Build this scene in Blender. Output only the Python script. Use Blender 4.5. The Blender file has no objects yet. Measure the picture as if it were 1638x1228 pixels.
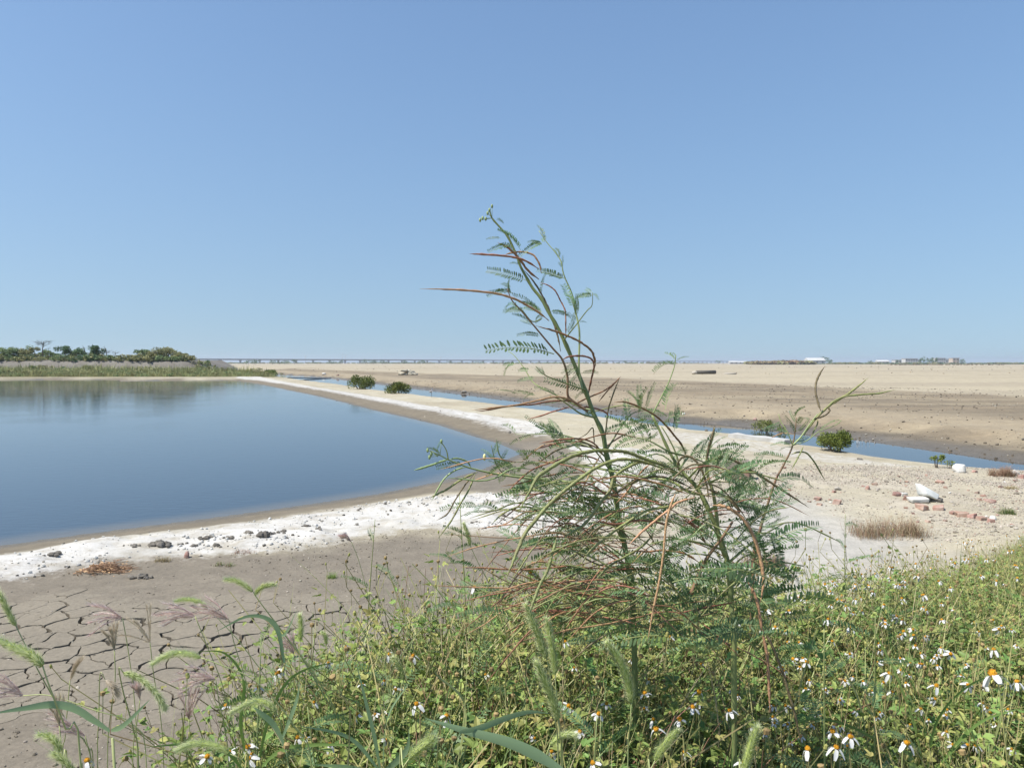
import bpy, math, random
import numpy as np
from mathutils import Vector, Matrix, Euler

SC = bpy.context.scene
COL = SC.collection
R = random.Random(11)
NR = np.random.RandomState(7)

# ------------------------------------------------------------------ camera, sky, sun, exposure
CAMZ = 2.0
F = 1183.0                                   # focal length in pixels of the 1638 px wide photograph
PITCH = -math.atan((614 - 580) / F)
cam_data = bpy.data.cameras.new('camera')
cam_data.sensor_width = 36.0
cam_data.lens = 36.0 * F / 1638.0
cam_data.clip_start = 0.02
cam_data.clip_end = 30000.0
cam = bpy.data.objects.new('camera', cam_data)
cam.location = (0, 0, CAMZ)
cam.rotation_euler = (math.pi / 2 + PITCH, 0, 0)
COL.objects.link(cam)
SC.camera = cam

SUN_EL, SUN_AZ = 59.0, 254.0                 # azimuth clockwise from +Y: high, from the left, slightly behind
world = bpy.data.worlds.new('World')
SC.world = world
world.use_nodes = True
wn = world.node_tree
for n in list(wn.nodes): wn.nodes.remove(n)
sky = wn.nodes.new('ShaderNodeTexSky')
sky.sky_type = 'NISHITA'
sky.sun_disc = False
sky.sun_elevation = math.radians(SUN_EL)
sky.sun_rotation = math.radians(SUN_AZ)
sky.altitude = 0
sky.air_density = 1.0
sky.dust_density = 1.0
sky.ozone_density = 6.0
bg = wn.nodes.new('ShaderNodeBackground')
bg.inputs['Strength'].default_value = 0.101
wo = wn.nodes.new('ShaderNodeOutputWorld')
# a milky, evenly hazy sky: the gradient is compressed so that no yellow band sits on the horizon
_tc = wn.nodes.new('ShaderNodeTexCoord'); _sx = wn.nodes.new('ShaderNodeSeparateXYZ'); _cx = wn.nodes.new('ShaderNodeCombineXYZ')
_ma = wn.nodes.new('ShaderNodeMath'); _ma.operation = 'MULTIPLY_ADD'; _ma.inputs[1].default_value = .45; _ma.inputs[2].default_value = .07
_mx = wn.nodes.new('ShaderNodeMath'); _mx.operation = 'MAXIMUM'; _mx.inputs[1].default_value = 0.0
wn.links.new(_tc.outputs['Generated'], _sx.inputs[0])
wn.links.new(_sx.outputs[0], _cx.inputs[0]); wn.links.new(_sx.outputs[1], _cx.inputs[1])
wn.links.new(_sx.outputs[2], _mx.inputs[0]); wn.links.new(_mx.outputs[0], _ma.inputs[0]); wn.links.new(_ma.outputs[0], _cx.inputs[2])
wn.links.new(_cx.outputs[0], sky.inputs[0])
wn.links.new(sky.outputs[0], bg.inputs['Color'])
wn.links.new(bg.outputs[0], wo.inputs['Surface'])

sun_data = bpy.data.lights.new('sun', 'SUN')
sun_data.energy = 4.9
sun_data.angle = math.radians(0.53)
sun_data.color = (1.0, 0.95, 0.88)
sun = bpy.data.objects.new('sun', sun_data)
_el, _az = math.radians(SUN_EL), math.radians(SUN_AZ)
_sd = Vector((math.sin(_az) * math.cos(_el), math.cos(_az) * math.cos(_el), math.sin(_el)))
sun.rotation_euler = _sd.to_track_quat('Z', 'Y').to_euler()
COL.objects.link(sun)

SC.view_settings.view_transform = 'Standard'
SC.view_settings.look = 'None'
SC.view_settings.gamma = 1.0
SC.view_settings.exposure = 0.46
SC.view_settings.use_curve_mapping = False
SC.cycles.volume_bounces = 0
SC.cycles.volume_step_rate = 5.0
SC.cycles.transparent_max_bounces = 12

# ------------------------------------------------------------------ projection helpers
_cp, _sp = math.cos(PITCH), math.sin(PITCH)
def ray(px, py):
    """direction with y component 1 of the line of sight through a photograph pixel"""
    u, v = (px - 819.0) / F, -(py - 614.0) / F
    y = _cp - v * _sp
    z = _sp + v * _cp
    return u / y, z / y
def at(px, py, y):
    u, w = ray(px, py)
    return Vector((u * y, y, CAMZ + w * y))
def onz(px, py, z=0.0):
    u, w = ray(px, py)
    y = (z - CAMZ) / min(w, -1e-4)
    return (u * y, y)
def pz(pts, z=0.0):
    return [onz(a, b, z) for a, b in pts]

# ------------------------------------------------------------------ noise (vectorised value noise)
def _hash(ix, iy, s):
    h = (ix.astype(np.int64) * 374761393 + iy.astype(np.int64) * 668265263 + s * 982451653) & 0xffffffff
    h = ((h ^ (h >> 13)) * 1274126177) & 0xffffffff
    return ((h ^ (h >> 16)) & 0xffff) / 65535.0
def vnoise(x, y, s=0):
    ix, iy = np.floor(x), np.floor(y)
    fx, fy = x - ix, y - iy
    fx, fy = fx * fx * (3 - 2 * fx), fy * fy * (3 - 2 * fy)
    a, b = _hash(ix, iy, s), _hash(ix + 1, iy, s)
    c, d = _hash(ix, iy + 1, s), _hash(ix + 1, iy + 1, s)
    return (a + (b - a) * fx) * (1 - fy) + (c + (d - c) * fx) * fy
def fbm(x, y, s=0, o=4):
    t, a, n = 0.0, 0.5, 0.0
    for k in range(o):
        t = t + a * vnoise(x * 2 ** k, y * 2 ** k, s + k * 17)
        n += a; a *= 0.5
    return t / n
def sstep(a, b, x):
    t = np.clip((x - a) / (b - a), 0, 1)
    return t * t * (3 - 2 * t)
def sdf(x, y, poly):
    """signed distance to a closed polygon, positive inside"""
    P = np.array(poly, float)
    d = np.full(x.shape, 1e18)
    ins = np.zeros(x.shape, bool)
    n = len(P)
    for i in range(n):
        ax, ay = P[i]; bx, by = P[(i + 1) % n]
        ex, ey = bx - ax, by - ay
        L = ex * ex + ey * ey + 1e-12
        t = np.clip(((x - ax) * ex + (y - ay) * ey) / L, 0, 1)
        d = np.minimum(d, (x - ax - t * ex) ** 2 + (y - ay - t * ey) ** 2)
        c = (ay > y) != (by > y)
        ins ^= c & (x < (bx - ax) * (y - ay) / (by - ay + (1e-12 if by == ay else 0)) + ax)
    d = np.sqrt(d)
    return np.where(ins, d, -d)

# ------------------------------------------------------------------ plan of the place (metres)
WZ, CZ = -0.12, -0.22                        # water levels of the pond and of the channel
POND = pz([(0, 872), (100, 858), (200, 845), (320, 830), (430, 815), (520, 802), (600, 790), (700, 770), (770, 750),
           (832, 725), (796, 709), (760, 699), (700, 680), (650, 668), (600, 657), (550, 644), (500, 632), (460, 624),
           (430, 617.5), (405, 613), (385, 610), (370, 608.6), (340, 608.6)], WZ) + [(-62, 94), (-110, 88), (-170, 84), (-170, 20), (-60, -8), (-14, 2.0), (-9.5, 5.8)]
_cl = pz([(400, 599), (442, 602), (491, 609.5), (552, 617), (616, 627), (668, 633), (744, 643), (805, 650), (897, 662.5), (1000, 675), (1091, 687),
          (1140, 695), (1172, 698), (1235, 706), (1315, 720), (1380, 729), (1443, 741), (1490, 747), (1525, 752), (1585, 758), (1700, 771)], CZ)
_cu = pz([(400, 596), (442, 598.4), (491, 601.5), (529, 605), (555, 608.5), (659, 621), (714, 627.5), (775, 635), (866, 647), (927, 653.5), (1000, 665),
          (1075, 675), (1140, 677.5), (1203, 684), (1300, 695), (1380, 704), (1443, 713), (1522, 724), (1585, 734), (1700, 748)], CZ)
CHAN = _cl + [(16, 11.5), (22, 10.8), (24, 12.0), (18, 14.6)] + _cu[::-1]
FARSIDE = _cu + [(18, 14.6), (24, 12.0), (60, 5), (4000, -200), (4000, 9000), (-3500, 9000)]
SALT_N = pz([(-60, 894), (0, 887), (100, 872), (200, 859), (300, 848), (400, 833), (500, 818), (560, 810), (620, 803), (700, 794), (760, 789), (830, 793),
             (900, 782), (960, 765), (1010, 752), (1090, 770), (1100, 800), (1060, 830), (1000, 850), (900, 868), (800, 858), (720, 850), (640, 853), (550, 865), (470, 882), (400, 890),
             (300, 893), (200, 898), (130, 912), (50, 928), (-60, 938)])
SALT_R = pz([(372, 604.5), (400, 611), (450, 621), (500, 632), (545, 643), (600, 652), (650, 663), (700, 674), (760, 688), (800, 695), (860, 700), (905, 693),
             (860, 676), (800, 667), (740, 657), (680, 648), (620, 637), (560, 628), (500, 618), (450, 609), (410, 602)])
SALT_M = pz([(885, 716), (930, 712), (1000, 716), (1060, 722), (1050, 760), (960, 790), (920, 780), (930, 748)])
SALT_C = pz([(1000, 678), (1090, 689), (1170, 699), (1235, 708), (1315, 722), (1400, 736), (1480, 748), (1480, 757), (1400, 749), (1300, 738), (1200, 722), (1100, 712), (1000, 694)])
CRACK = pz([(-260, 972), (0, 958), (120, 944), (250, 958), (420, 948), (560, 948), (690, 985), (680, 1060), (480, 1150), (250, 1165), (80, 1158), (-260, 1175)])
MUD_L = pz([(-900, 930), (0, 905), (470, 880), (550, 862), (640, 850), (720, 848), (830, 856), (900, 870), (960, 900), (1000, 990), (900, 1500), (-900, 1500)])
WETC = pz([(795, 700), (872, 704), (915, 722), (948, 748), (945, 770), (880, 786), (770, 790), (690, 786), (790, 752), (830, 728)])
SILT = pz([(1150, 815), (1230, 800), (1330, 812), (1380, 838), (1480, 868), (1500, 905), (1300, 960), (1050, 960), (1000, 900), (1080, 850)])
RUBBLE = pz([(1090, 770), (1250, 752), (1400, 748), (1500, 752), (1720, 758), (1800, 900), (1560, 880), (1480, 862), (1400, 828), (1300, 806), (1180, 808), (1100, 850), (960, 850), (980, 800)])
BROWN = pz([(1800, 640), (1638, 631), (1400, 621), (1250, 615), (1100, 608), (960, 603), (700, 597), (560, 592), (450, 589)], 0.25) + [(-75, 290)] + _cu + [(18, 14.6), (34, 22)]
def bank_edge(x):
    return np.interp(x, [-6, -3, -1, -.36, .15, 1, 1.4, 1.9, 2.8, 5, 20], [0.5, 0.8, 1.1, 1.6, 1.95, 2.0, 2.25, 2.65, 3.5, 5.4, 9])
def ground_core(x, y):
    """height without the sunken bed of the cracked plates; also masks used by the soil colours"""
    dp = -sdf(x, y, POND)
    dc = -sdf(x, y, CHAN)
    far = sdf(x, y, FARSIDE)
    r = np.hypot(x, y)
    near = np.exp(-r / 60.0)
    base = 0.03 * (fbm(x * .35, y * .35, 3) - .5) * 2 + 0.018 * (fbm(x * 1.7, y * 1.7, 5) - .5) * 2
    rub = sstep(-1.2, 1.0, sdf(x, y, RUBBLE))
    base = base + rub * (0.05 + 0.05 * fbm(x * 1.1, y * 1.1, 9) + 0.02 * fbm(x * 6, y * 6, 8, 2))
    salt = np.maximum.reduce([sdf(x, y, SALT_N), sdf(x, y, SALT_R), sdf(x, y, SALT_M)])
    s = sstep(-.35, .4, salt)
    lump = np.abs(fbm(x * 3.1, y * 3.1, 21, 3) - .5) * 2
    base = base + s * (0.012 + 0.075 * np.clip(fbm(x * 2.2, y * 2.2, 31) - .45, 0, 1) * 2 + .03 * lump * (r < 60))
    crest = sstep(2.0, 7.0, dp) * sstep(2.0, 7.0, dc) * (1 - sstep(0, 1, far))
    base = base + 0.10 * crest * sstep(9, 16, r)
    dist = 2.2 + 0.8 * vnoise(x * .5, y * .5, 44)
    z = base
    zp = np.where(dp < 0, WZ - 0.45 * np.clip(-dp / 3.0, 0, 1), WZ + (base - WZ) * sstep(0, dist * .55, dp))
    z = np.where(dp < dist, zp, z)
    farz = 0.17 + 0.10 * (fbm(x * .22, y * .22, 61) - .5) + 0.05 * (fbm(x * 1.3, y * 1.3, 62) - .5) * (r < 120)
    rut = np.sin((dc + 3.0 * vnoise(x * .06, y * .06, 70)) * 0.95)
    farz = farz + 0.07 * np.clip(rut - .55, 0, 1) * (dc < 26) * (dc > 3)
    edge_w = 1.7 + .9 * vnoise(x * .7, y * .7, 45)
    zf = CZ + (farz - CZ) * (0.35 * sstep(0, .8, dc) + .65 * sstep(edge_w * .7, edge_w * 1.35, dc))
    z = np.where(far > 0, zf, z)
    zn = CZ + (z - CZ) * sstep(0, 1.1, dc)
    z = np.where((far <= 0) & (dc < 1.1), zn, z)
    z = np.where(dc < 0, CZ - 0.35 * np.clip(-dc / 1.2, 0, 1), z)
    s_b = y - bank_edge(x)
    w = 1.75 + 0.35 * np.clip(x, 0, 6)
    bank = (np.interp(x, [1.3, 3, 5, 9], [1.05, .75, .5, .3]) + .05 * (fbm(x * 1.5, y * 1.5, 77) - .5)) * (1 - sstep(0, 1, s_b / w)) * sstep(-30, -8, y)
    z = z * (1 - 0.5 * np.clip(bank, 0, 1)) + bank
    return z, dp, dc, far, salt, bank
def ground_z(x, y):
    x = np.atleast_1d(np.asarray(x, float)); y = np.atleast_1d(np.asarray(y, float))
    return ground_core(x, y)[0]
def gz(x, y):
    return float(ground_z(x, y)[0])
def on_ground(px, py, h=0.0, ymax=400):
    """where the line of sight through a pixel meets the ground raised by h"""
    u, w = ray(px, py)
    ys = np.concatenate([np.arange(.5, 12, .02), np.arange(12, 60, .2), np.arange(60, ymax, 1.5)])
    g = ground_z(u * ys, ys) + h
    d = CAMZ + w * ys - g
    i = int(np.argmax(d < 0)) if (d < 0).any() else len(ys) - 1
    return Vector((u * ys[i], ys[i], g[i] - h))

# ------------------------------------------------------------------ mesh and object helpers
class MB:
    def __init__(s): s.v, s.f, s.m, s.n = [], [], [], 0
    def add(s, vs, fs, mi=0):
        o = s.n
        s.v.extend([tuple(a) for a in vs]); s.n += len(vs)
        s.f.extend([tuple(i + o for i in f) for f in fs])
        s.m.extend([mi] * len(fs))
    def tube(s, pts, rad, k=5, mi=0, cap=True):
        pts = [Vector(p) for p in pts]
        n = len(pts)
        if not hasattr(rad, '__len__'): rad = [rad] * n
        vs, fs = [], []
        t0 = (pts[1] - pts[0]).normalized()
        u = t0.orthogonal().normalized()
        for i in range(n):
            t = (pts[min(i + 1, n - 1)] - pts[max(i - 1, 0)])
            t = t.normalized() if t.length > 1e-9 else t0
            u = (u - t * u.dot(t))
            u = u.normalized() if u.length > 1e-6 else t.orthogonal().normalized()
            w = t.cross(u)
            for j in range(k):
                a = 2 * math.pi * j / k
                vs.append(pts[i] + (u * math.cos(a) + w * math.sin(a)) * rad[i])
        for i in range(n - 1):
            for j in range(k):
                a, b = i * k + j, i * k + (j + 1) % k
                fs.append((a, b, b + k, a + k))
        if cap:
            fs.append(tuple(range(k))[::-1]); fs.append(tuple(range((n - 1) * k, n * k)))
        s.add(vs, fs, mi)
    def ribbon(s, pts, wid, side, fold=0.0, mi=0):
        """a blade: left edge, midrib, right edge along pts"""
        pts = [Vector(p) for p in pts]; n = len(pts)
        side = Vector(side).normalized()
        vs, fs = [], []
        for i in range(n):
            t = (pts[min(i + 1, n - 1)] - pts[max(i - 1, 0)]).normalized()
            sd = (side - t * side.dot(t)).normalized()
            nn = t.cross(sd)
            w = wid[i] if hasattr(wid, '__len__') else wid
            vs += [pts[i] - sd * w + nn * w * fold, pts[i], pts[i] + sd * w + nn * w * fold]
        for i in range(n - 1):
            a = i * 3
            fs += [(a, a + 1, a + 4, a + 3), (a + 1, a + 2, a + 5, a + 4)]
        s.add(vs, fs, mi)
    def ellipsoid(s, c, r, k=8, rings=5, mi=0, jit=0.0, rnd=None, rot=None):
        vs, fs = [], []
        c = Vector(c); rnd = rnd or R
        rows = []
        for i in range(rings + 1):
            th = math.pi * i / rings
            row = []
            for j in range(k if 0 < i < rings else 1):
                ph = 2 * math.pi * j / k
                q = Vector((math.sin(th) * math.cos(ph), math.sin(th) * math.sin(ph), math.cos(th)))
                q = q * (1 + rnd.uniform(-jit, jit))
                q = Vector((q.x * r[0], q.y * r[1], q.z * r[2]))
                if rot is not None: q = rot @ q
                row.append(len(vs)); vs.append(c + q)
            rows.append(row)
        for i in range(rings):
            a, b = rows[i], rows[i + 1]
            for j in range(k):
                if len(a) == 1: fs.append((a[0], b[j], b[(j + 1) % k]))
                elif len(b) == 1: fs.append((a[j], b[0], a[(j + 1) % k]))
                else: fs.append((a[j], b[j], b[(j + 1) % k], a[(j + 1) % k]))
        s.add(vs, fs, mi)
    def box(s, c, d, rz=0.0, mi=0, jit=0.0):
        c = Vector(c); m = Matrix.Rotation(rz, 3, 'Z')
        vs = [c + m @ Vector((x * d[0] / 2 + R.uniform(-jit, jit), y * d[1] / 2 + R.uniform(-jit, jit), z * d[2] / 2 + R.uniform(-jit, jit))) for z in (-1, 1) for y in (-1, 1) for x in (-1, 1)]
        s.add(vs, [(0, 2, 3, 1), (4, 5, 7, 6), (0, 1, 5, 4), (1, 3, 7, 5), (3, 2, 6, 7), (2, 0, 4, 6)], mi)
    def mesh(s, name, mats, smooth=True):
        me = bpy.data.meshes.new(name)
        me.from_pydata(s.v, [], s.f)
        for m in mats: me.materials.append(m)
        if len(mats) > 1: me.polygons.foreach_set('material_index', s.m)
        me.polygons.foreach_set('use_smooth', [smooth] * len(me.polygons))
        me.update()
        return me
def link(name, me, parent=None, mw=None):
    o = bpy.data.objects.new(name, me)
    COL.objects.link(o)
    if parent is not None: o.parent = parent
    if mw is not None: o.matrix_world = mw if parent is None else mw
    return o
def tag(o, label=None, cat=None, group=None, kind=None):
    if label: o['label'] = label
    if cat: o['category'] = cat
    if group: o['group'] = group
    if kind: o['kind'] = kind
    return o
def root(name, loc, label, cat, group=None, rz=0.0):
    o = bpy.data.objects.new(name, None)
    o.empty_display_size = 0.1
    COL.objects.link(o)
    o.location = loc; o.rotation_euler = (0, 0, rz)
    return tag(o, label, cat, group)
def child(name, mb, mats, parent, smooth=True, local=False):
    """mesh part given in world coordinates (unless local) under a root that is only translated"""
    me = mb.mesh(name, mats, smooth)
    if not local:
        me.transform(Matrix.Translation(-Vector(parent.location)))
    o = bpy.data.objects.new(name, me)
    COL.objects.link(o); o.parent = parent
    return o
def crom(pts, n=6):
    """Catmull-Rom through the points"""
    P = [Vector(p) for p in pts]
    P = [P[0] * 2 - P[1]] + P + [P[-1] * 2 - P[-2]]
    out = []
    for i in range(1, len(P) - 2):
        a, b, c, d = P[i - 1], P[i], P[i + 1], P[i + 2]
        for k in range(n):
            t = k / n
            out.append(0.5 * ((2 * b) + (c - a) * t + (2 * a - 5 * b + 4 * c - d) * t * t + (3 * b - a - 3 * c + d) * t ** 3))
    out.append(P[-2])
    return out

# ------------------------------------------------------------------ materials
EARTHY = {'pale_stone', 'light_rubble_chip', 'earth_chip', 'red_brick', 'rough_concrete', 'pale_concrete', 'dark_mud_clod', 'bleached_wood', 'grey_dike_earth'}
def mat(name, c1, c2=None, scale=8.0, rough=0.8, bump=0.0, bscale=None, trans=0.0, rnd=0.0, spec=0.3, hue=0.0, coords='Object', tcol=None):
    m = bpy.data.materials.new(name); m.use_nodes = True
    nt = m.node_tree; N, L = nt.nodes, nt.links
    p = N['Principled BSDF']
    p.inputs['Roughness'].default_value = rough
    p.inputs['Specular IOR Level'].default_value = spec
    c2 = c2 or tuple(x * .75 for x in c1)
    if name in EARTHY: c1, c2 = tuple(x * .66 for x in c1), tuple(x * .66 for x in c2)
    tc = N.new('ShaderNodeTexCoord')
    no = N.new('ShaderNodeTexNoise'); no.inputs['Scale'].default_value = scale; no.inputs['Detail'].default_value = 4
    L.new(tc.outputs[coords], no.inputs['Vector'])
    mr = N.new('ShaderNodeMapRange'); mr.inputs[1].default_value = .3; mr.inputs[2].default_value = .7
    L.new(no.outputs['Fac'], mr.inputs[0])
    mx = N.new('ShaderNodeMix'); mx.data_type = 'RGBA'
    mx.inputs[6].default_value = (*c1, 1); mx.inputs[7].default_value = (*c2, 1)
    L.new(mr.outputs[0], mx.inputs[0])
    col = mx.outputs[2]
    if rnd or hue:
        oi = N.new('ShaderNodeObjectInfo')
        hs = N.new('ShaderNodeHueSaturation')
        a = N.new('ShaderNodeMapRange'); a.inputs[3].default_value = 1 - rnd; a.inputs[4].default_value = 1 + rnd
        L.new(oi.outputs['Random'], a.inputs[0]); L.new(a.outputs[0], hs.inputs['Value'])
        b = N.new('ShaderNodeMath'); b.operation = 'MULTIPLY'; b.inputs[1].default_value = 7.31
        fr = N.new('ShaderNodeMath'); fr.operation = 'FRACT'
        L.new(oi.outputs['Random'], b.inputs[0]); L.new(b.outputs[0], fr.inputs[0])
        c = N.new('ShaderNodeMapRange'); c.inputs[3].default_value = .5 - hue; c.inputs[4].default_value = .5 + hue
        L.new(fr.outputs[0], c.inputs[0]); L.new(c.outputs[0], hs.inputs['Hue'])
        L.new(col, hs.inputs['Color']); col = hs.outputs[0]
    L.new(col, p.inputs['Base Color'])
    if bump:
        nb = N.new('ShaderNodeTexNoise'); nb.inputs['Scale'].default_value = bscale or scale * 4; nb.inputs['Detail'].default_value = 5
        L.new(tc.outputs[coords], nb.inputs['Vector'])
        bp = N.new('ShaderNodeBump'); bp.inputs['Strength'].default_value = bump; bp.inputs['Distance'].default_value = 0.01
        L.new(nb.outputs['Fac'], bp.inputs['Height']); L.new(bp.outputs[0], p.inputs['Normal'])
    if trans:
        tr = N.new('ShaderNodeBsdfTranslucent')
        if tcol:
            mm = N.new('ShaderNodeMix'); mm.data_type = 'RGBA'; mm.inputs[0].default_value = .6
            L.new(col, mm.inputs[6]); mm.inputs[7].default_value = (*tcol, 1); L.new(mm.outputs[2], tr.inputs[0])
        else:
            L.new(col, tr.inputs[0])
        ms = N.new('ShaderNodeMixShader'); ms.inputs[0].default_value = trans
        L.new(p.outputs[0], ms.inputs[1]); L.new(tr.outputs[0], ms.inputs[2])
        L.new(ms.outputs[0], N['Material Output'].inputs['Surface'])
    return m

M = {}
M['leaf'] = mat('legume_leaf', (.14, .225, .095), (.10, .17, .08), 6, .5, trans=.28, rnd=.3, hue=.02, tcol=(.22, .32, .06))
M['leaf_young'] = mat('young_legume_leaf', (.20, .30, .10), (.15, .25, .09), 6, .5, trans=.32, rnd=.2, hue=.02)
M['stem'] = mat('green_stem', (.27, .31, .12), (.20, .24, .09), 14, .5, rnd=.2, hue=.01)
M['stem_pale'] = mat('pale_green_stem', (.36, .42, .20), (.26, .32, .13), 14, .5, rnd=.1)
M['stem_red'] = mat('reddish_stem', (.26, .14, .09), (.17, .13, .06), 14, .55, rnd=.2)
M['pod_red'] = mat('ripe_pod', (.38, .18, .10), (.23, .12, .065), 90, .5, bump=.3, bscale=300, rnd=.3, hue=.02)
M['pod_tan'] = mat('tan_pod', (.52, .31, .17), (.36, .21, .11), 90, .55, bump=.3, bscale=300, rnd=.2, hue=.01)
M['pod_brown'] = mat('brown_pod', (.20, .16, .08), (.12, .09, .05), 90, .5, bump=.3, bscale=300, rnd=.2)
M['pod_green'] = mat('unripe_pod', (.27, .31, .11), (.22, .20, .09), 60, .5, bump=.3, bscale=300, rnd=.15, hue=.01)
M['pod_lime'] = mat('young_pod', (.31, .39, .18), (.24, .32, .13), 18, .45, rnd=.1)
M['herb'] = mat('herb_leaf', (.25, .33, .09), (.15, .23, .06), 9, .5, trans=.25, rnd=.4, hue=.035, tcol=(.24, .33, .05))
M['herb_yel'] = mat('yellowing_herb_leaf', (.38, .38, .12), (.28, .30, .09), 9, .55, trans=.25, rnd=.3, hue=.03)
M['herb_stem'] = mat('herb_stem', (.34, .37, .14), (.28, .22, .10), 12, .55, rnd=.3, hue=.03)
M['bud'] = mat('flower_bud', (.38, .38, .11), (.30, .28, .09), 200, .6, rnd=.2)
M['seed'] = mat('seed_head', (.30, .22, .09), (.22, .15, .07), 200, .7, rnd=.3)
M['petal'] = mat('white_petal', (.70, .70, .68), (.62, .62, .60), 200, .55, trans=.2)
M['disc'] = mat('orange_disc', (.78, .40, .02), (.60, .26, .015), 700, .6, bump=.6, bscale=900)
M['grass'] = mat('grass_blade', (.19, .28, .08), (.14, .22, .06), 10, .45, trans=.25, rnd=.3, hue=.02, tcol=(.3, .42, .08))
M['grass_broad'] = mat('broad_grass_blade', (.27, .38, .21), (.22, .32, .17), 10, .4, trans=.38, rnd=.1)
M['grass_stem'] = mat('grass_stem', (.42, .44, .20), (.33, .37, .15), 12, .5, rnd=.15)
M['fox'] = mat('foxtail_spikelet', (.50, .57, .18), (.38, .47, .14), 150, .6, trans=.3, rnd=.12)
M['fox_hair'] = mat('foxtail_bristle', (.72, .76, .46), (.62, .67, .38), 50, .6, trans=.4)
M['feather'] = mat('feather_spike', (.66, .50, .43), (.52, .37, .33), 60, .7, trans=.3, rnd=.2, hue=.015)
M['feather_hair'] = mat('feather_bristle', (.85, .76, .70), (.74, .62, .57), 60, .7, trans=.4)
M['feather_pale'] = mat('pale_feather_spike', (.66, .58, .44), (.55, .46, .34), 60, .7, trans=.35)
M['dry'] = mat('dry_stalk', (.55, .46, .29), (.44, .35, .21), 20, .8, rnd=.3, hue=.01)
M['dry_red'] = mat('dead_red_stalk', (.30, .17, .11), (.22, .13, .08), 20, .75, rnd=.35, hue=.02)
M['twig'] = mat('dark_twig', (.11, .09, .07), (.16, .13, .10), 20, .8)
M['bark'] = mat('bark', (.16, .13, .10), (.10, .08, .06), 5, .85)
M['mangrove'] = mat('mangrove_leaf', (.24, .27, .06), (.15, .19, .045), 2.5, .4, trans=.15, rnd=.2, hue=.01)
M['mangrove_dark'] = mat('dark_mangrove_leaf', (.07, .10, .03), (.05, .08, .025), 2.5, .45, trans=.12)
M['tree_dark'] = mat('dark_tree_leaf', (.13, .21, .09), (.09, .15, .065), .6, .6, trans=.15)
M['tree_mid'] = mat('mid_tree_leaf', (.24, .31, .13), (.17, .23, .09), .6, .6, trans=.15)
M['tree_olive'] = mat('olive_scrub_leaf', (.34, .33, .15), (.25, .25, .11), .5, .6, trans=.15, rnd=.1)
M['reed'] = mat('reed_blade', (.38, .38, .17), (.29, .31, .13), .6, .7, trans=.15, rnd=.35, hue=.03)
M['tuft_brown'] = mat('dry_tuft_blade', (.34, .25, .15), (.24, .19, .10), 8, .8, rnd=.3, hue=.02)
M['tuft_red'] = mat('reddish_tuft_blade', (.30, .17, .12), (.22, .14, .09), 8, .8, rnd=.25)
M['stone'] = mat('pale_stone', (.56, .51, .43), (.42, .38, .31), 9, .9, bump=.5, bscale=60, rnd=.28, hue=.012)
M['chip'] = mat('light_rubble_chip', (.66, .60, .50), (.52, .45, .36), 20, .9, bump=.3, bscale=80, rnd=.4, hue=.02)
M['chip_dark'] = mat('earth_chip', (.24, .20, .15), (.18, .15, .11), 20, .9, rnd=.3)
M['brick'] = mat('red_brick', (.42, .22, .16), (.60, .46, .38), 11, .9, bump=.5, bscale=90, rnd=.25, hue=.012)
M['chalk'] = mat('chalky_white', (.60, .59, .55), (.46, .44, .39), 7, .75, bump=.3, bscale=30)
M['concrete'] = mat('rough_concrete', (.44, .385, .30), (.22, .19, .15), 22, .9, bump=.9, bscale=40)
M['pale_concrete'] = mat('pale_concrete', (.72, .71, .67), (.58, .56, .51), 5, .85, bump=.3, bscale=25)
M['clod'] = mat('dark_mud_clod', (.20, .18, .145), (.31, .28, .24), 9, .9, bump=.6, bscale=50, rnd=.3)
M['bone'] = mat('bleached_wood', (.66, .61, .48), (.52, .47, .36), 6, .8)
M['bird'] = mat('heron_feathers', (.30, .30, .31), (.24, .24, .25), 20, .8)
M['bird_white'] = mat('white_feathers', (.8, .8, .78), None, 20, .8)
M['viaduct'] = mat('viaduct_concrete', (.20, .21, .22), (.17, .18, .19), .05, .9)
M['house'] = mat('white_house_wall', (.52, .52, .50), (.46, .46, .44), .1, .8)
M['house_tan'] = mat('cream_house_wall', (.50, .42, .34), (.46, .38, .31), .1, .8)
M['glass'] = mat('dark_window', (.05, .06, .08), None, 1, .2)
M['roof'] = mat('grey_roof', (.40, .40, .40), (.35, .35, .35), .3, .8)
M['mesh_white'] = mat('weathered_white_shell', (.78, .78, .74), (.60, .62, .58), 6, .4, bump=.2, bscale=15)

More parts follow.
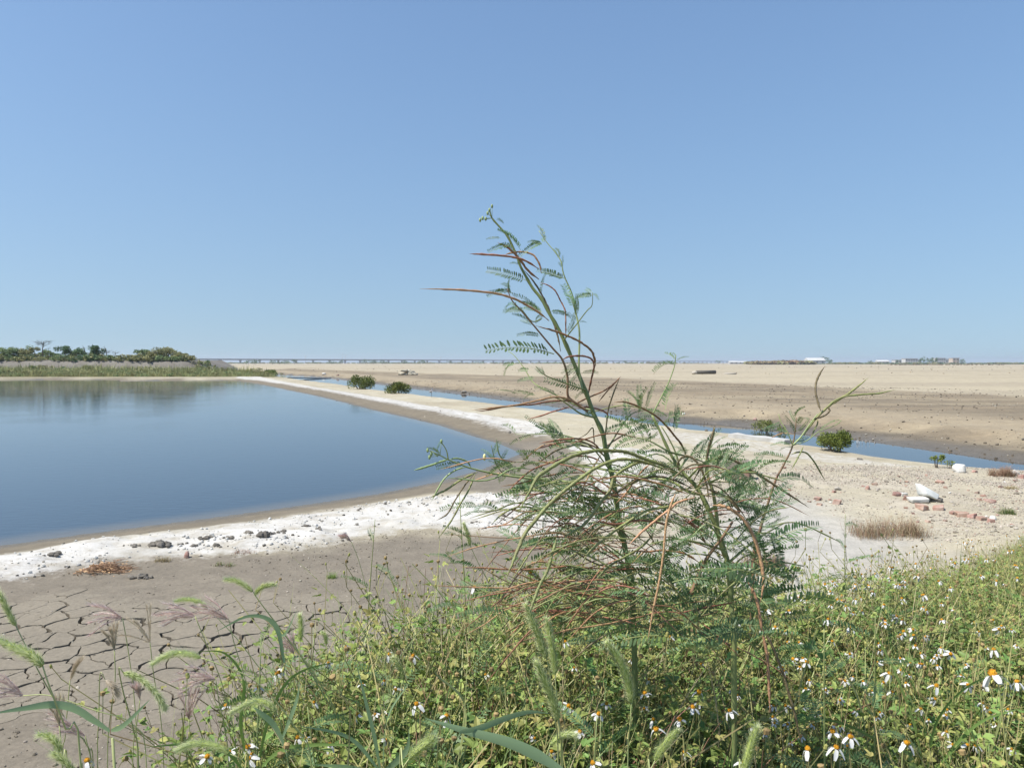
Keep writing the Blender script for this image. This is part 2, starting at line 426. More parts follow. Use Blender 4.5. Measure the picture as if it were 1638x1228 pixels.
# ------------------------------------------------------------------ ground sheet
def radii():
    r, out = 0.3, []
    while r < 6000:
        out.append(r)
        r += (.02 * r if r < 2.2 else .0068 * r if r < 24 else min(r * r / 1800.0, .06 * r) if r < 3000 else .12 * r)
    out.append(6000.0)
    return np.array(out)
def sector():
    a = list(np.arange(-60, 60.01, .2)) 
    b = list(np.arange(64, 296.1, 4.0))
    return np.radians(np.array(a + b))
RAD, ANG = radii(), sector()
def build_ground():
    nr, na = len(RAD), len(ANG)
    rr, aa = np.meshgrid(RAD, ANG, indexing='ij')
    x, y = (rr * np.sin(aa)).ravel(), (rr * np.cos(aa)).ravel()
    z, dp, dc, far, salt, bank = ground_core(x, y)
    r = np.hypot(x, y)
    crack = sdf(x, y, CRACK)
    z = z - 0.11 * sstep(0.0, .08, crack - .20)
    brown = sdf(x, y, BROWN)
    mud = sdf(x, y, MUD_L)
    silt = sdf(x, y, SILT)
    rub = sdf(x, y, RUBBLE)
    w1, w2 = fbm(x * 1.3, y * 1.3, 101), fbm(x * .3, y * .3, 102)
    far_w = np.clip(r * .04, .25, 6)
    def C(*c): return np.array(c)[None, :]
    def mix(a, b, t): return a * (1 - t[:, None]) + b * t[:, None]
    SAND, PALE, MUD = C(.60, .535, .38), C(.70, .645, .50), C(.29, .25, .19)
    col = np.repeat(SAND, len(x), 0)
    col = mix(col, PALE, sstep(.45, .7, w1) * .5)
    col = mix(col, C(.44, .37, .26), sstep(.5, .68, w2) * .45)
    col = mix(col, C(.60, .53, .41), sstep(-.3, .6, rub) * (.3 + .5 * sstep(.4, .6, w1)))
    col = mix(col, C(.60, .57, .50), sstep(-.9, .7, silt + (w1 - .5) * 1.4))
    col = mix(col, MUD, sstep(-.35, .35, mud + (w1 - .5) * .7))
    # the plain beyond the channel
    fcol = np.repeat(C(.58, .50, .35), len(x), 0)
    streak = fbm(x * .02, y * .11, 103) 
    fcol = mix(fcol, C(.46, .39, .28), sstep(.5, .68, streak) * .6)
    bw = np.clip(r * .02, .3, 3)
    bt = sstep(-1, 1, (brown + (w2 - .5) * 3) / bw)
    bcol = mix(np.repeat(C(.345, .275, .18), len(x), 0), C(.43, .355, .235), sstep(.4, .65, fbm(x * .25, y * .5, 104)))
    bcol = mix(bcol, C(.24, .195, .135), sstep(.48, .66, fbm(x * .12 + 9, y * .8, 105)) * .7)
    fcol = mix(fcol, bcol, bt)
    lip = sstep(1.4, 3.2, dc + (w1 - .5) * 2) * (1 - sstep(5, 9, dc + (w2 - .5) * 4))
    fcol = mix(fcol, C(.50, .41, .275), lip * .75)
    fcol = mix(fcol, C(.19, .16, .115), 1 - sstep(.5, 1.7, dc + (w1 - .5) * 1.4))
    ft = (far > 0).astype(float)
    col = mix(col, fcol, ft)
    # far left shore behind the pond
    fl = sstep(-1, 1, (y - 96) / 1.5) * (1 - ft)
    col = mix(col, C(.36, .32, .20), fl * .8)
    # wet rims
    wetw = np.interp(r, [8, 14, 30, 60], [1.25, 1.6, 2.6, 2.6])
    wet = (1 - sstep(.55, 1.15, (dp + (w1 - .5) * .5) / wetw)) * (dp > -9) * (1 - ft) * (salt < wetw)
    wet = wet * (dp < 12)
    col = mix(col, C(.245, .205, .145), wet * .95)
    wcn = sstep(-.2, .35, sdf(x, y, WETC) + (w1 - .5) * .4)
    col = mix(col, C(.27, .235, .18), wcn * (1 - ft))
    wet2 = (1 - sstep(.1, .45, dp + (w1 - .5) * .2)) * (1 - ft) * (dc > .8)
    col = mix(col, C(.20, .165, .11), wet2 * .75)
    wc = (1 - sstep(.15, .7, dc + (w1 - .5) * .3)) * (1 - ft)
    col = mix(col, C(.27, .22, .17), wc * .9)
    soil = sstep(.15, .5, bank)
    col = mix(col, C(.26, .22, .155), soil * .85)
    saltc = sdf(x, y, SALT_C)
    sm = np.clip(np.maximum(sstep(-.35, .45, salt), .62 * sstep(-.25, .35, saltc)) , 0, 1) * (1 - ft)
    sm = sm * sstep(.35, .9, dp / np.maximum(wetw * .8, .3)) * np.interp(r, [11, 20], [.92, .84]) * (1 - wcn)
    wetness = np.clip(np.maximum(wet2, wc) + ft * (1 - sstep(.4, 1.0, dc)), 0, 1)
    col = col * .64
    col = np.clip(col * (0.93 + .14 * fbm(x * 5, y * 5, 106, 2)[:, None]), 0, 1)
    verts = np.stack([x, y, z], 1)
    verts = np.vstack([verts, [[0, 0, gz(0, 0)]]])
    i, j = np.meshgrid(np.arange(nr - 1), np.arange(na), indexing='ij')
    j2 = (j + 1) % na
    q = np.stack([i * na + j, i * na + j2, (i + 1) * na + j2, (i + 1) * na + j], -1).reshape(-1, 4)
    q = q[:, ::-1]
    fan = [(nr * na, j, (j + 1) % na) for j in range(na)]
    fan = [f[::-1] for f in fan]
    me = bpy.data.meshes.new('ground')
    nq, nf = len(q), len(fan)
    me.vertices.add(len(verts)); me.vertices.foreach_set('co', verts.ravel())
    loops = np.concatenate([q.ravel(), np.array(fan).ravel()])
    me.loops.add(len(loops)); me.loops.foreach_set('vertex_index', loops.astype(np.int32))
    me.polygons.add(nq + nf)
    st = np.concatenate([np.arange(nq) * 4, nq * 4 + np.arange(nf) * 3])
    me.polygons.foreach_set('loop_start', st.astype(np.int32))
    me.update(calc_edges=True)
    me.polygons.foreach_set('use_smooth', [True] * (nq + nf))
    ca = me.color_attributes.new('soil', 'FLOAT_COLOR', 'POINT')
    rgba = np.ones((len(verts), 4)); rgba[:-1, :3] = col; rgba[-1, :3] = col[0]
    ca.data.foreach_set('color', rgba.ravel())
    for nm, arr in (('salt', sm), ('wet', wetness), ('mudness', sstep(-.35, .35, mud)), ('rub', sstep(-.4, .6, rub))):
        a = me.attributes.new(nm, 'FLOAT', 'POINT')
        a.data.foreach_set('value', np.append(arr, 0.0).astype(np.float32))
    me.validate()
    return me
def ground_material(name, plates=False):
    m = bpy.data.materials.new(name); m.use_nodes = True
    nt = m.node_tree; N, L = nt.nodes, nt.links
    p = N['Principled BSDF']; p.inputs['Specular IOR Level'].default_value = .25
    geo = N.new('ShaderNodeNewGeometry')
    pos = geo.outputs['Position']
    def noise(s, d=5, rough=.6):
        n = N.new('ShaderNodeTexNoise'); n.inputs['Scale'].default_value = s; n.inputs['Detail'].default_value = d
        n.inputs['Roughness'].default_value = rough
        L.new(pos, n.inputs['Vector']); return n.outputs['Fac']
    def mrange(v, a, b, c, d):
        n = N.new('ShaderNodeMapRange'); n.clamp = True
        for i, q in zip((1, 2, 3, 4), (a, b, c, d)): n.inputs[i].default_value = q
        L.new(v, n.inputs[0]); return n.outputs[0]
    def math_(op, a, b):
        n = N.new('ShaderNodeMath'); n.operation = op
        for k, v in enumerate((a, b)):
            if isinstance(v, (int, float)): n.inputs[k].default_value = v
            else: L.new(v, n.inputs[k])
        return n.outputs[0]
    def mixc(f, a, b, blend='MIX'):
        n = N.new('ShaderNodeMix'); n.data_type = 'RGBA'; n.blend_type = blend
        for k, v in ((0, f), (6, a), (7, b)):
            if isinstance(v, (int, float)): n.inputs[k].default_value = v
            elif isinstance(v, tuple): n.inputs[k].default_value = v
            else: L.new(v, n.inputs[k])
        return n.outputs[2]
    def attr(nm):
        a = N.new('ShaderNodeAttribute'); a.attribute_name = nm; return a
    n1, n2, n3, n4 = noise(34, 6, .7), noise(5.5, 6, .65), noise(1.1, 5), noise(140, 3)
    n5 = noise(2.2, 6, .7)
    if plates:
        base = mixc(mrange(n2, .3, .7, 0, 1), (.232, .203, .155, 1), (.19, .165, .124, 1))
    else:
        base = attr('soil').outputs['Color']
    g = math_('MULTIPLY', mrange(n1, .3, .7, .80, 1.18), mrange(n2, .3, .7, .86, 1.12))
    g = math_('MULTIPLY', g, mrange(n3, .3, .7, .92, 1.07))
    cg = N.new('ShaderNodeCombineColor')
    for k in range(3): L.new(g, cg.inputs[k])
    c = mixc(1.0, base, cg.outputs[0], 'MULTIPLY')
    # mottling of small dark and pale grains
    c = mixc(math_('MULTIPLY', mrange(n4, .62, .70, 0, 1), .35), c, (.12, .10, .07, 1))
    c = mixc(math_('MULTIPLY', mrange(n4, .38, .31, 0, 1), .30), c, (.45, .43, .37, 1))
    rough = .92
    if not plates:
        sa = attr('salt').outputs['Fac']
        nn = math_('ADD', math_('MULTIPLY', n2, .4), math_('MULTIPLY', n1, .25))
        nn = math_('ADD', nn, math_('MULTIPLY', n5, .35))
        s2 = math_('ADD', sa, math_('MULTIPLY', math_('SUBTRACT', nn, .5), 3.6))
        sm = mrange(s2, .30, .78, 0, 1)
        sm = math_('MULTIPLY', sm, mrange(sa, .02, .25, 0, 1))
        sc = mixc(mrange(n3, .35, .65, 0, 1), (.57, .56, .53, 1), (.45, .435, .395, 1))
        sc = mixc(mrange(n1, .52, .72, 0, .75), sc, (.27, .245, .20, 1))
        sc = mixc(mrange(n5, .50, .66, 0, .75), sc, (.31, .275, .21, 1))
        c = mixc(math_('MULTIPLY', sm, .88), c, sc)
        wt = attr('wet').outputs['Fac']
        r_ = mrange(wt, 0, 1, .92, .38)
        L.new(r_, p.inputs['Roughness'])
    else:
        p.inputs['Roughness'].default_value = .93
    L.new(c, p.inputs['Base Color'])
    bp = N.new('ShaderNodeBump'); bp.inputs['Distance'].default_value = .03; bp.inputs['Strength'].default_value = .55 if not plates else .35
    h = math_('ADD', math_('MULTIPLY', n1, .35), math_('MULTIPLY', n2, .65))
    L.new(h, bp.inputs['Height'])
    bp2 = N.new('ShaderNodeBump'); bp2.inputs['Distance'].default_value = .006; bp2.inputs['Strength'].default_value = .5
    L.new(n4, bp2.inputs['Height']); L.new(bp.outputs[0], bp2.inputs['Normal'])
    L.new(bp2.outputs[0], p.inputs['Normal'])
    return m
M['ground'] = ground_material('ground_soil')
M['plate'] = ground_material('dried_mud', True)
gme = build_ground(); gme.materials.append(M['ground'])
ground = tag(link('ground', gme), 'bare salty ground with grey mud, white crust and beige sand', kind='structure')

# ------------------------------------------------------------------ cracked mud plates
def clip(poly, nx, ny, c):
    out = []
    n = len(poly)
    for i in range(n):
        a, b = poly[i], poly[(i + 1) % n]
        da, db = a[0] * nx + a[1] * ny - c, b[0] * nx + b[1] * ny - c
        if da <= 0: out.append(a)
        if (da < 0) != (db < 0):
            t = da / (da - db)
            out.append((a[0] + (b[0] - a[0]) * t, a[1] + (b[1] - a[1]) * t))
    return out
def build_plates():
    P = np.array(CRACK)
    x0, x1, y0, y1 = P[:, 0].min(), P[:, 0].max(), P[:, 1].min(), P[:, 1].max()
    seeds, st = [], .225
    ny_ = int((y1 - y0) / st) + 2
    for i in range(int((x1 - x0) / st) + 2):
        for j in range(ny_):
            seeds.append((x0 + i * st + (st / 2 if j % 2 else 0) + R.uniform(-.4, .4) * st, y0 + j * st + R.uniform(-.4, .4) * st))
    S = np.array(seeds)
    ins = sdf(S[:, 0], S[:, 1], CRACK)
    gx = lambda x, y: (x + .050 * (float(fbm(np.array([x * 11.]), np.array([y * 11.]), 201, 2)[0]) - .5) * 2, y + .050 * (float(fbm(np.array([x * 11.]), np.array([y * 11.]), 202, 2)[0]) - .5) * 2)
    count = 0
    for i in range(len(S)):
        if ins[i] < .09: continue
        d = np.hypot(S[:, 0] - S[i, 0], S[:, 1] - S[i, 1])
        nb = np.argsort(d)[1:16]
        sx, sy = S[i]
        poly = [(sx - .4, sy - .4), (sx + .4, sy - .4), (sx + .4, sy + .4), (sx - .4, sy + .4)]
        for k in nb:
            vx, vy = S[k, 0] - sx, S[k, 1] - sy
            L_ = math.hypot(vx, vy); nx, ny = vx / L_, vy / L_
            key = random.Random(min(i, int(k)) * 7919 + max(i, int(k)))
            wd = key.choice([.008, .011, .014, .018, .022, .028]) * (.6 + .5 * key.random())
            wd *= 1.0 * min(1.0, .35 + 1.5 * max(0.0, float(min(ins[i], ins[k]))))
            if ins[k] < .09: wd = -.03
            c = nx * (sx + vx / 2) + ny * (sy + vy / 2) - wd / 2
            poly = clip(poly, nx, ny, c)
            if len(poly) < 3: break
        if len(poly) < 3: continue
        ring = []
        for a, b in zip(poly, poly[1:] + poly[:1]):
            n = max(1, int(math.hypot(b[0] - a[0], b[1] - a[1]) / .028))
            for t in range(n):
                ring.append(gx(a[0] + (b[0] - a[0]) * t / n, a[1] + (b[1] - a[1]) * t / n))
        if len(ring) < 5: continue
        cx, cy = sum(p[0] for p in ring) / len(ring), sum(p[1] for p in ring) / len(ring)
        zr = gz(cx, cy)
        tilt = (R.gauss(0, .008), R.gauss(0, .008)); lift = R.uniform(-.001, .004)
        hz = ground_z([p[0] for p in ring], [p[1] for p in ring])
        n = len(ring)
        vs = []
        for (x, y), h in zip(ring, hz): vs.append(((x - cx) * .97, (y - cy) * .97, -.12))
        for (x, y), h in zip(ring, hz): vs.append((x - cx, y - cy, h - zr + lift - .0015 + tilt[0] * (x - cx) + tilt[1] * (y - cy)))
        for (x, y), h in zip(ring, hz):
            f = .988; vs.append(((x - cx) * f, (y - cy) * f, h - zr + lift + .001 + tilt[0] * (x - cx) + tilt[1] * (y - cy)))
        for (x, y), h in zip(ring, hz):
            f = .55; vs.append(((x - cx) * f, (y - cy) * f, (h - zr) * f + lift + .001 + R.uniform(-.0006, .0006) + f * (tilt[0] * (x - cx) + tilt[1] * (y - cy))))
        vs.append((0, 0, lift + .001))
        fs = []
        for r_ in range(3):
            for k in range(n):
                a, b = r_ * n + k, r_ * n + (k + 1) % n
                fs.append((a, b, b + n, a + n))
        fs += [(3 * n + k, 3 * n + (k + 1) % n, 4 * n) for k in range(n)]
        me = bpy.data.meshes.new('mud_plate'); me.from_pydata(vs, [], fs); me.materials.append(M['plate'])
        me.polygons.foreach_set('use_smooth', [False] * len(fs))
        o = bpy.data.objects.new('mud_plate', me); o.location = (cx, cy, zr)
        COL.objects.link(o); o.parent = ground
        count += 1
    print('plates', count)
build_plates()

# ------------------------------------------------------------------ water
def build_water(name, poly, z, label, off, maker):
    rs = RAD[(RAD > 3) & (RAD < 1200)][::2]
    an = np.concatenate([np.radians(np.arange(-100, -60, 1.0)), np.radians(np.arange(-60, 60.01, .4)), np.radians(np.arange(61, 75, 1.0))])
    rr, aa = np.meshgrid(rs, an, indexing='ij')
    x, y = (rr * np.sin(aa)).ravel(), (rr * np.cos(aa)).ravel()
    d = sdf(x, y, poly)
    nr, na = len(rs), len(an)
    i, j = np.meshgrid(np.arange(nr - 1), np.arange(na - 1), indexing='ij')
    q = np.stack([i * na + j, (i + 1) * na + j, (i + 1) * na + j + 1, i * na + j + 1], -1).reshape(-1, 4)[:, ::-1]
    lim = off + .012 * np.hypot(x, y)
    keep = (d[q] > -lim[q]).all(1)
    q = q[keep]
    used = np.unique(q); mp = np.full(len(x), -1); mp[used] = np.arange(len(used))
    me = bpy.data.meshes.new(name)
    me.from_pydata([(float(x[u]), float(y[u]), z) for u in used], [], mp[q].tolist())
    a = me.attributes.new('depth', 'FLOAT', 'POINT'); a.data.foreach_set('value', np.maximum(d[used], 0).astype(np.float32))
    me.materials.append(maker)
    me.polygons.foreach_set('use_smooth', [True] * len(me.polygons))
    if me.polygons and me.polygons[0].normal.z < 0: me.flip_normals()
    return tag(link(name, me), label, kind='structure')
def water_material(name, deep, shallow, d0, d1, bump, rough):
    m = bpy.data.materials.new(name); m.use_nodes = True
    nt = m.node_tree; N, L = nt.nodes, nt.links
    p = N['Principled BSDF']; p.inputs['IOR'].default_value = 1.333; p.inputs['Specular IOR Level'].default_value = .5
    at_ = N.new('ShaderNodeAttribute'); at_.attribute_name = 'depth'
    geo = N.new('ShaderNodeNewGeometry')
    n = N.new('ShaderNodeTexNoise'); n.inputs['Scale'].default_value = .8; n.inputs['Detail'].default_value = 4
    L.new(geo.outputs['Position'], n.inputs['Vector'])
    ad = N.new('ShaderNodeMath'); ad.operation = 'MULTIPLY_ADD'; ad.inputs[1].default_value = d1 * .5; L.new(n.outputs['Fac'], ad.inputs[0]); L.new(at_.outputs['Fac'], ad.inputs[2])
    mr = N.new('ShaderNodeMapRange'); mr.inputs[1].default_value = d0 + d1 * .25; mr.inputs[2].default_value = d1 * 1.25; mr.interpolation_type = 'SMOOTHSTEP'
    L.new(ad.outputs[0], mr.inputs[0])
    mx = N.new('ShaderNodeMix'); mx.data_type = 'RGBA'; mx.inputs[6].default_value = (*shallow, 1); mx.inputs[7].default_value = (*deep, 1)
    L.new(mr.outputs[0], mx.inputs[0]); L.new(mx.outputs[2], p.inputs['Base Color'])
    p.inputs['Roughness'].default_value = rough
    mp = N.new('ShaderNodeMapping'); mp.inputs['Scale'].default_value = (1.0, 1.9, 1); mp.inputs['Rotation'].default_value = (0, 0, .35)
    L.new(geo.outputs['Position'], mp.inputs['Vector'])
    w = N.new('ShaderNodeTexNoise'); w.inputs['Scale'].default_value = 5.0; w.inputs['Detail'].default_value = 3; w.inputs['Roughness'].default_value = .55
    L.new(mp.outputs[0], w.inputs['Vector'])
    w2 = N.new('ShaderNodeTexNoise'); w2.inputs['Scale'].default_value = .35; w2.inputs['Detail'].default_value = 2
    L.new(geo.outputs['Position'], w2.inputs['Vector'])
    st = N.new('ShaderNodeMapRange'); st.inputs[1].default_value = .35; st.inputs[2].default_value = .65; st.inputs[3].default_value = bump * .5; st.inputs[4].default_value = bump
    L.new(w2.outputs['Fac'], st.inputs[0])
    b = N.new('ShaderNodeBump'); b.inputs['Distance'].default_value = .02; L.new(st.outputs[0], b.inputs['Strength'])
    L.new(w.outputs['Fac'], b.inputs['Height']); L.new(b.outputs[0], p.inputs['Normal'])
    return m
M['pond'] = water_material('pond_water', (.032, .048, .064), (.105, .095, .075), 0.0, .65, .15, .04)
M['chan'] = water_material('channel_water', (.035, .04, .042), (.09, .075, .055), 0.0, .5, .05, .03)
build_water('pond_water', POND, WZ, 'still blue water of the salt pond', .5, M['pond'])
build_water('channel_water', CHAN, CZ, 'narrow strip of calm water in the drainage channel', .45, M['chan'])

# ------------------------------------------------------------------ scatter (stuff nobody could count)
def proto_collection(name, meshes):
    c = bpy.data.collections.new(name)            # never linked to the scene: only a source of shapes
    for i, me in enumerate(meshes):
        o = bpy.data.objects.new('%s_%02d' % (name, i), me); c.objects.link(o)
    return c
def scatter(name, meshes, pts, rots, scl, idx, label):
    me = bpy.data.meshes.new(name)
    me.from_pydata([tuple(p) for p in pts], [], [])
    a = me.attributes.new('rot', 'FLOAT_VECTOR', 'POINT'); a.data.foreach_set('vector', np.asarray(rots, np.float32).ravel())
    a = me.attributes.new('scl', 'FLOAT_VECTOR', 'POINT'); a.data.foreach_set('vector', np.asarray(scl, np.float32).ravel())
    a = me.attributes.new('idx', 'INT', 'POINT'); a.data.foreach_set('value', np.asarray(idx, np.int32))
    o = link(name, me)
    ng = bpy.data.node_groups.new(name, 'GeometryNodeTree')
    ng.interface.new_socket('Geometry', in_out='INPUT', socket_type='NodeSocketGeometry')
    ng.interface.new_socket('Geometry', in_out='OUTPUT', socket_type='NodeSocketGeometry')
    N, L = ng.nodes, ng.links
    gi, go = N.new('NodeGroupInput'), N.new('NodeGroupOutput')
    ci = N.new('GeometryNodeCollectionInfo'); ci.inputs['Collection'].default_value = proto_collection(name + '_shape', meshes)
    ci.inputs['Separate Children'].default_value = True; ci.inputs['Reset Children'].default_value = True
    ip = N.new('GeometryNodeInstanceOnPoints'); ip.inputs['Pick Instance'].default_value = True
    def na(nm, ty):
        n = N.new('GeometryNodeInputNamedAttribute'); n.data_type = ty; n.inputs['Name'].default_value = nm; return n.outputs[0]
    L.new(gi.outputs[0], ip.inputs['Points']); L.new(ci.outputs[0], ip.inputs['Instance'])
    L.new(na('idx', 'INT'), ip.inputs['Instance Index'])
    L.new(na('rot', 'FLOAT_VECTOR'), ip.inputs['Rotation']); L.new(na('scl', 'FLOAT_VECTOR'), ip.inputs['Scale'])
    L.new(ip.outputs[0], go.inputs[0])
    md = o.modifiers.new('scatter', 'NODES'); md.node_group = ng
    return tag(o, label, kind='stuff')
def sample(poly, n, seed, dens=None, grow=0.0):
    rs = np.random.RandomState(seed)
    P = np.array(poly)
    x = rs.uniform(P[:, 0].min() - grow, P[:, 0].max() + grow, n * 5); y = rs.uniform(P[:, 1].min() - grow, P[:, 1].max() + grow, n * 5)
    ok = sdf(x, y, poly) > -grow
    if dens is not None: ok &= rs.uniform(0, 1, len(x)) < dens(x, y)
    x, y = x[ok][:n], y[ok][:n]
    return x, y

def stone_mesh(name, m, seed, flat=.6, rings=4, k=7, jit=.22):
    b = MB(); rr = random.Random(seed)
    b.ellipsoid((0, 0, 0), (1, .75 + .2 * rr.random(), flat), k, rings, jit=jit, rnd=rr)
    return b.mesh(name, [m], smooth=False)
def shard_mesh(name, m, seed):
    rr = random.Random(seed); b = MB(); n = 5
    top = [(math.cos(a) * rr.uniform(.7, 1.1), math.sin(a) * rr.uniform(.5, .9)) for a in [2 * math.pi * i / n + rr.uniform(-.3, .3) for i in range(n)]]
    vs = [(x, y, -.3) for x, y in top] + [(x * .85, y * .85, .3 + rr.uniform(-.1, .1)) for x, y in top]
    fs = [tuple(range(n))[::-1], tuple(range(n, 2 * n))] + [(i, (i + 1) % n, n + (i + 1) % n, n + i) for i in range(n)]
    b.add(vs, fs); return b.mesh(name, [m], smooth=False)

def scatter_ground(name, meshes, x, y, size, label, sink=.3, seed=1, tiltv=.3, weights=None):
    rs = np.random.RandomState(seed); n = len(x)
    z = ground_z(x, y) + size * sink
    rots = np.stack([rs.normal(0, tiltv, n), rs.normal(0, tiltv, n), rs.uniform(0, 6.28, n)], 1)
    s = np.stack([size] * 3, 1)
    idx = rs.choice(len(meshes), n, p=weights)
    return scatter(name, meshes, np.stack([x, y, z], 1), rots, s, idx, label)

chips = [stone_mesh('chip', M['chip'], s) for s in range(3)] + [shard_mesh('chip', M['chip'], s) for s in range(3)] + [shard_mesh('chip', M['brick'], s) for s in (9, 10)] + [stone_mesh('chip', M['stone'], 21), stone_mesh('chip', M['chip_dark'], 22)]
rsz = np.random.RandomState(5)
x, y = sample(RUBBLE, 26000, 31, grow=.5, dens=lambda x, y: (.15 + .85 * sstep(.38, .6, fbm(x * .9, y * .9, 301))) * np.clip(sdf(x, y, RUBBLE) + .6, 0, 1))
scatter_ground('rubble_gravel', chips, x, y, .004 + .016 * rsz.power(.35, len(x)) * rsz.uniform(.4, 1, len(x)), 'pale rubble chips and small red brick crumbs strewn on the bank', weights=[.14, .13, .13, .13, .13, .12, .05, .03, .09, .05], seed=2)
WG = pz([(840, 792), (900, 785), (1000, 768), (1180, 762), (1250, 770), (1230, 805), (1080, 850), (960, 880), (860, 868)])
x, y = sample(WG, 8000, 37, grow=.2, dens=lambda x, y: .25 + .75 * sstep(.4, .6, fbm(x * 1.4, y * 1.4, 306)))
scatter_ground('white_gravel', [chips[0], chips[3], chips[4], stone_mesh('chip', M['chalk'], 81), shard_mesh('chip', M['concrete'], 82)], x, y, .006 + .018 * rsz.power(.4, len(x)) * rsz.uniform(.4, 1, len(x)), 'whitish gravel behind the tall shrubs', weights=[.25, .25, .2, .15, .15], seed=8)
# crumbs and clods: salt shore, mud, dike and the far bank
crumb = [stone_mesh('crumb', M['chalk'], 40), stone_mesh('crumb', M['chalk'], 41), stone_mesh('crumb', M['clod'], 42), stone_mesh('crumb', M['clod'], 43), stone_mesh('crumb', M['chip'], 44)]
x, y = sample(SALT_N, 3600, 33, dens=lambda x, y: .15 + .85 * sstep(.48, .62, fbm(x * 1.5, y * 1.5, 302)))
scatter_ground('salt_crumbs', crumb, x, y, .005 + .028 * rsz.power(.4, len(x)) * rsz.uniform(.3, 1, len(x)), 'white salt crumbs and dark mud crumbs along the pond shore', weights=[.42, .3, .12, .08, .08], seed=3)
DIKE = pz([(380, 603), (560, 620), (760, 652), (900, 672), (1000, 682), (1170, 702), (1300, 722), (1480, 750), (1250, 752), (1090, 768), (960, 790), (880, 700), (700, 672), (560, 645), (450, 618)])
x, y = sample(DIKE, 6000, 34, dens=lambda x, y: np.clip(26 / (x * x + y * y) * 9, .02, 1))
scatter_ground('dike_pebbles', [chips[0], chips[1], chips[4], chips[6], chips[9]], x, y, .008 + .03 * rsz.power(.35, len(x)) * rsz.uniform(.3, 1, len(x)), 'small pebbles and earth crumbs on the sandy dike', weights=[.3, .25, .2, .08, .17], seed=4)
FB = _cu[6:] + [(18, 14.6), (26, 18), (40, 45), (10, 70), (-12, 75)]
x, y = sample(FB, 9000, 35, grow=.2, dens=lambda x, y: np.clip(.06 + .94 * (sstep(.5, .66, fbm(x * .25, y * .7, 303)) * .5 + np.exp(-np.abs(sdf(x, y, FB) - 1.2) / 1.0)), 0, 1))
clods = [stone_mesh('clod', M['clod'], 50), stone_mesh('clod', M['clod'], 51), stone_mesh('clod', M['chip_dark'], 52), stone_mesh('clod', M['stone'], 53)]
scatter_ground('field_clods', clods, x, y, .012 + .05 * rsz.power(.3, len(x)) * rsz.uniform(.2, 1, len(x)), 'brown earth clods on the field beyond the channel', weights=[.12, .12, .56, .20], seed=5)
x, y = sample(MUD_L[1:12] + [(-1.2, 3.2), (-4.5, 3.4)], 3000, 36, dens=lambda x, y: sstep(.45, .65, fbm(x * .8, y * .8, 304)) * .9 + .1)
scatter_ground('mud_crumbs', [clods[2], chips[0], stone_mesh('crumb', M['plate'], 61)], x, y, .003 + .012 * rsz.power(.4, len(x)) * rsz.uniform(.3, 1, len(x)), 'crumbs of dried mud on the grey flat', weights=[.2, .2, .6], seed=6)

x, y = rsz.uniform(-60, 260, 60000), 22 + 330 * rsz.power(.7, 60000)
k = (sdf(x, y, FARSIDE) > 4) & (rsz.uniform(0, 1, 60000) < .01 + .16 * sstep(.62, .74, fbm(x * .02, y * .12, 305))) & (np.abs(x) < y * .8)
x, y = x[k][:2600], y[k][:2600]
scatter_ground('plain_litter', [stone_mesh('litter', M['chip_dark'], 71), stone_mesh('litter', M['stone'], 72), stone_mesh('litter', M['tuft_brown'], 73, .5), shard_mesh('litter', M['chip_dark'], 74)], x, y, (.02 + .10 * rsz.power(.35, len(x))) * np.interp(y, [20, 60, 300], [.35, .8, 2.2]), 'stones, dead scrub and clods littered over the dry plain', weights=[.4, .15, .3, .15], seed=7)

# ------------------------------------------------------------------ haze
hb = MB(); hb.box((0, 0, 12.0), (13000, 13000, 32.0))
hm = bpy.data.materials.new('haze_air'); hm.use_nodes = True
hn = hm.node_tree
hn.nodes.remove(hn.nodes['Principled BSDF'])
pv = hn.nodes.new('ShaderNodeVolumePrincipled')
pv.inputs['Color'].default_value = (.86, .91, 1.0, 1); pv.inputs['Density'].default_value = .00022
pv.inputs['Anisotropy'].default_value = .2
hn.links.new(pv.outputs[0], hn.nodes['Material Output'].inputs['Volume'])
haze = link('haze', hb.mesh('haze', [hm], False)); tag(haze, 'thin pale haze over the plain', kind='stuff')

# ------------------------------------------------------------------ earth dike at the far left with its trees
def dike():
    b = MB()
    xs = list(np.linspace(-190, -49, 60)) + [-47.5, -46.0, -44.5]
    vs, fs = [], []
    for i, x in enumerate(xs):
        e = 1.0 if x < -48.9 else max(0.0, 1 - (x + 48.9) / 4.4)
        w = lambda s, sc: (float(vnoise(np.array([x * sc]), np.array([s * 3.3]), 401)[0]) - .5)
        prof = [(107.5 + w(1, .2) * .8, .05), (108.6 + w(2, .3) * .6, .55 * e), (111 + w(3, .35) * .5, 2.15 * e + w(4, .4) * .22), (112.0, 2.35 * e + w(5, .3) * .2), (125, 2.4 * e), (130, 0)]
        vs += [(x, py, pz_) for py, pz_ in prof]
    n = 6
    for i in range(len(xs) - 1):
        for j in range(n - 1):
            a = i * n + j; fs.append((a, a + 1, a + n + 1, a + n)[::-1])
    b.add(vs, fs)
    m = mat('grey_dike_earth', (.29, .27, .235), (.21, .19, .16), .5, .95, bump=.6, bscale=1.5)
    return tag(link('earth_dike', b.mesh('earth_dike', [m])), 'long grey earth dike behind the reeds across the pond', kind='structure')
dike()

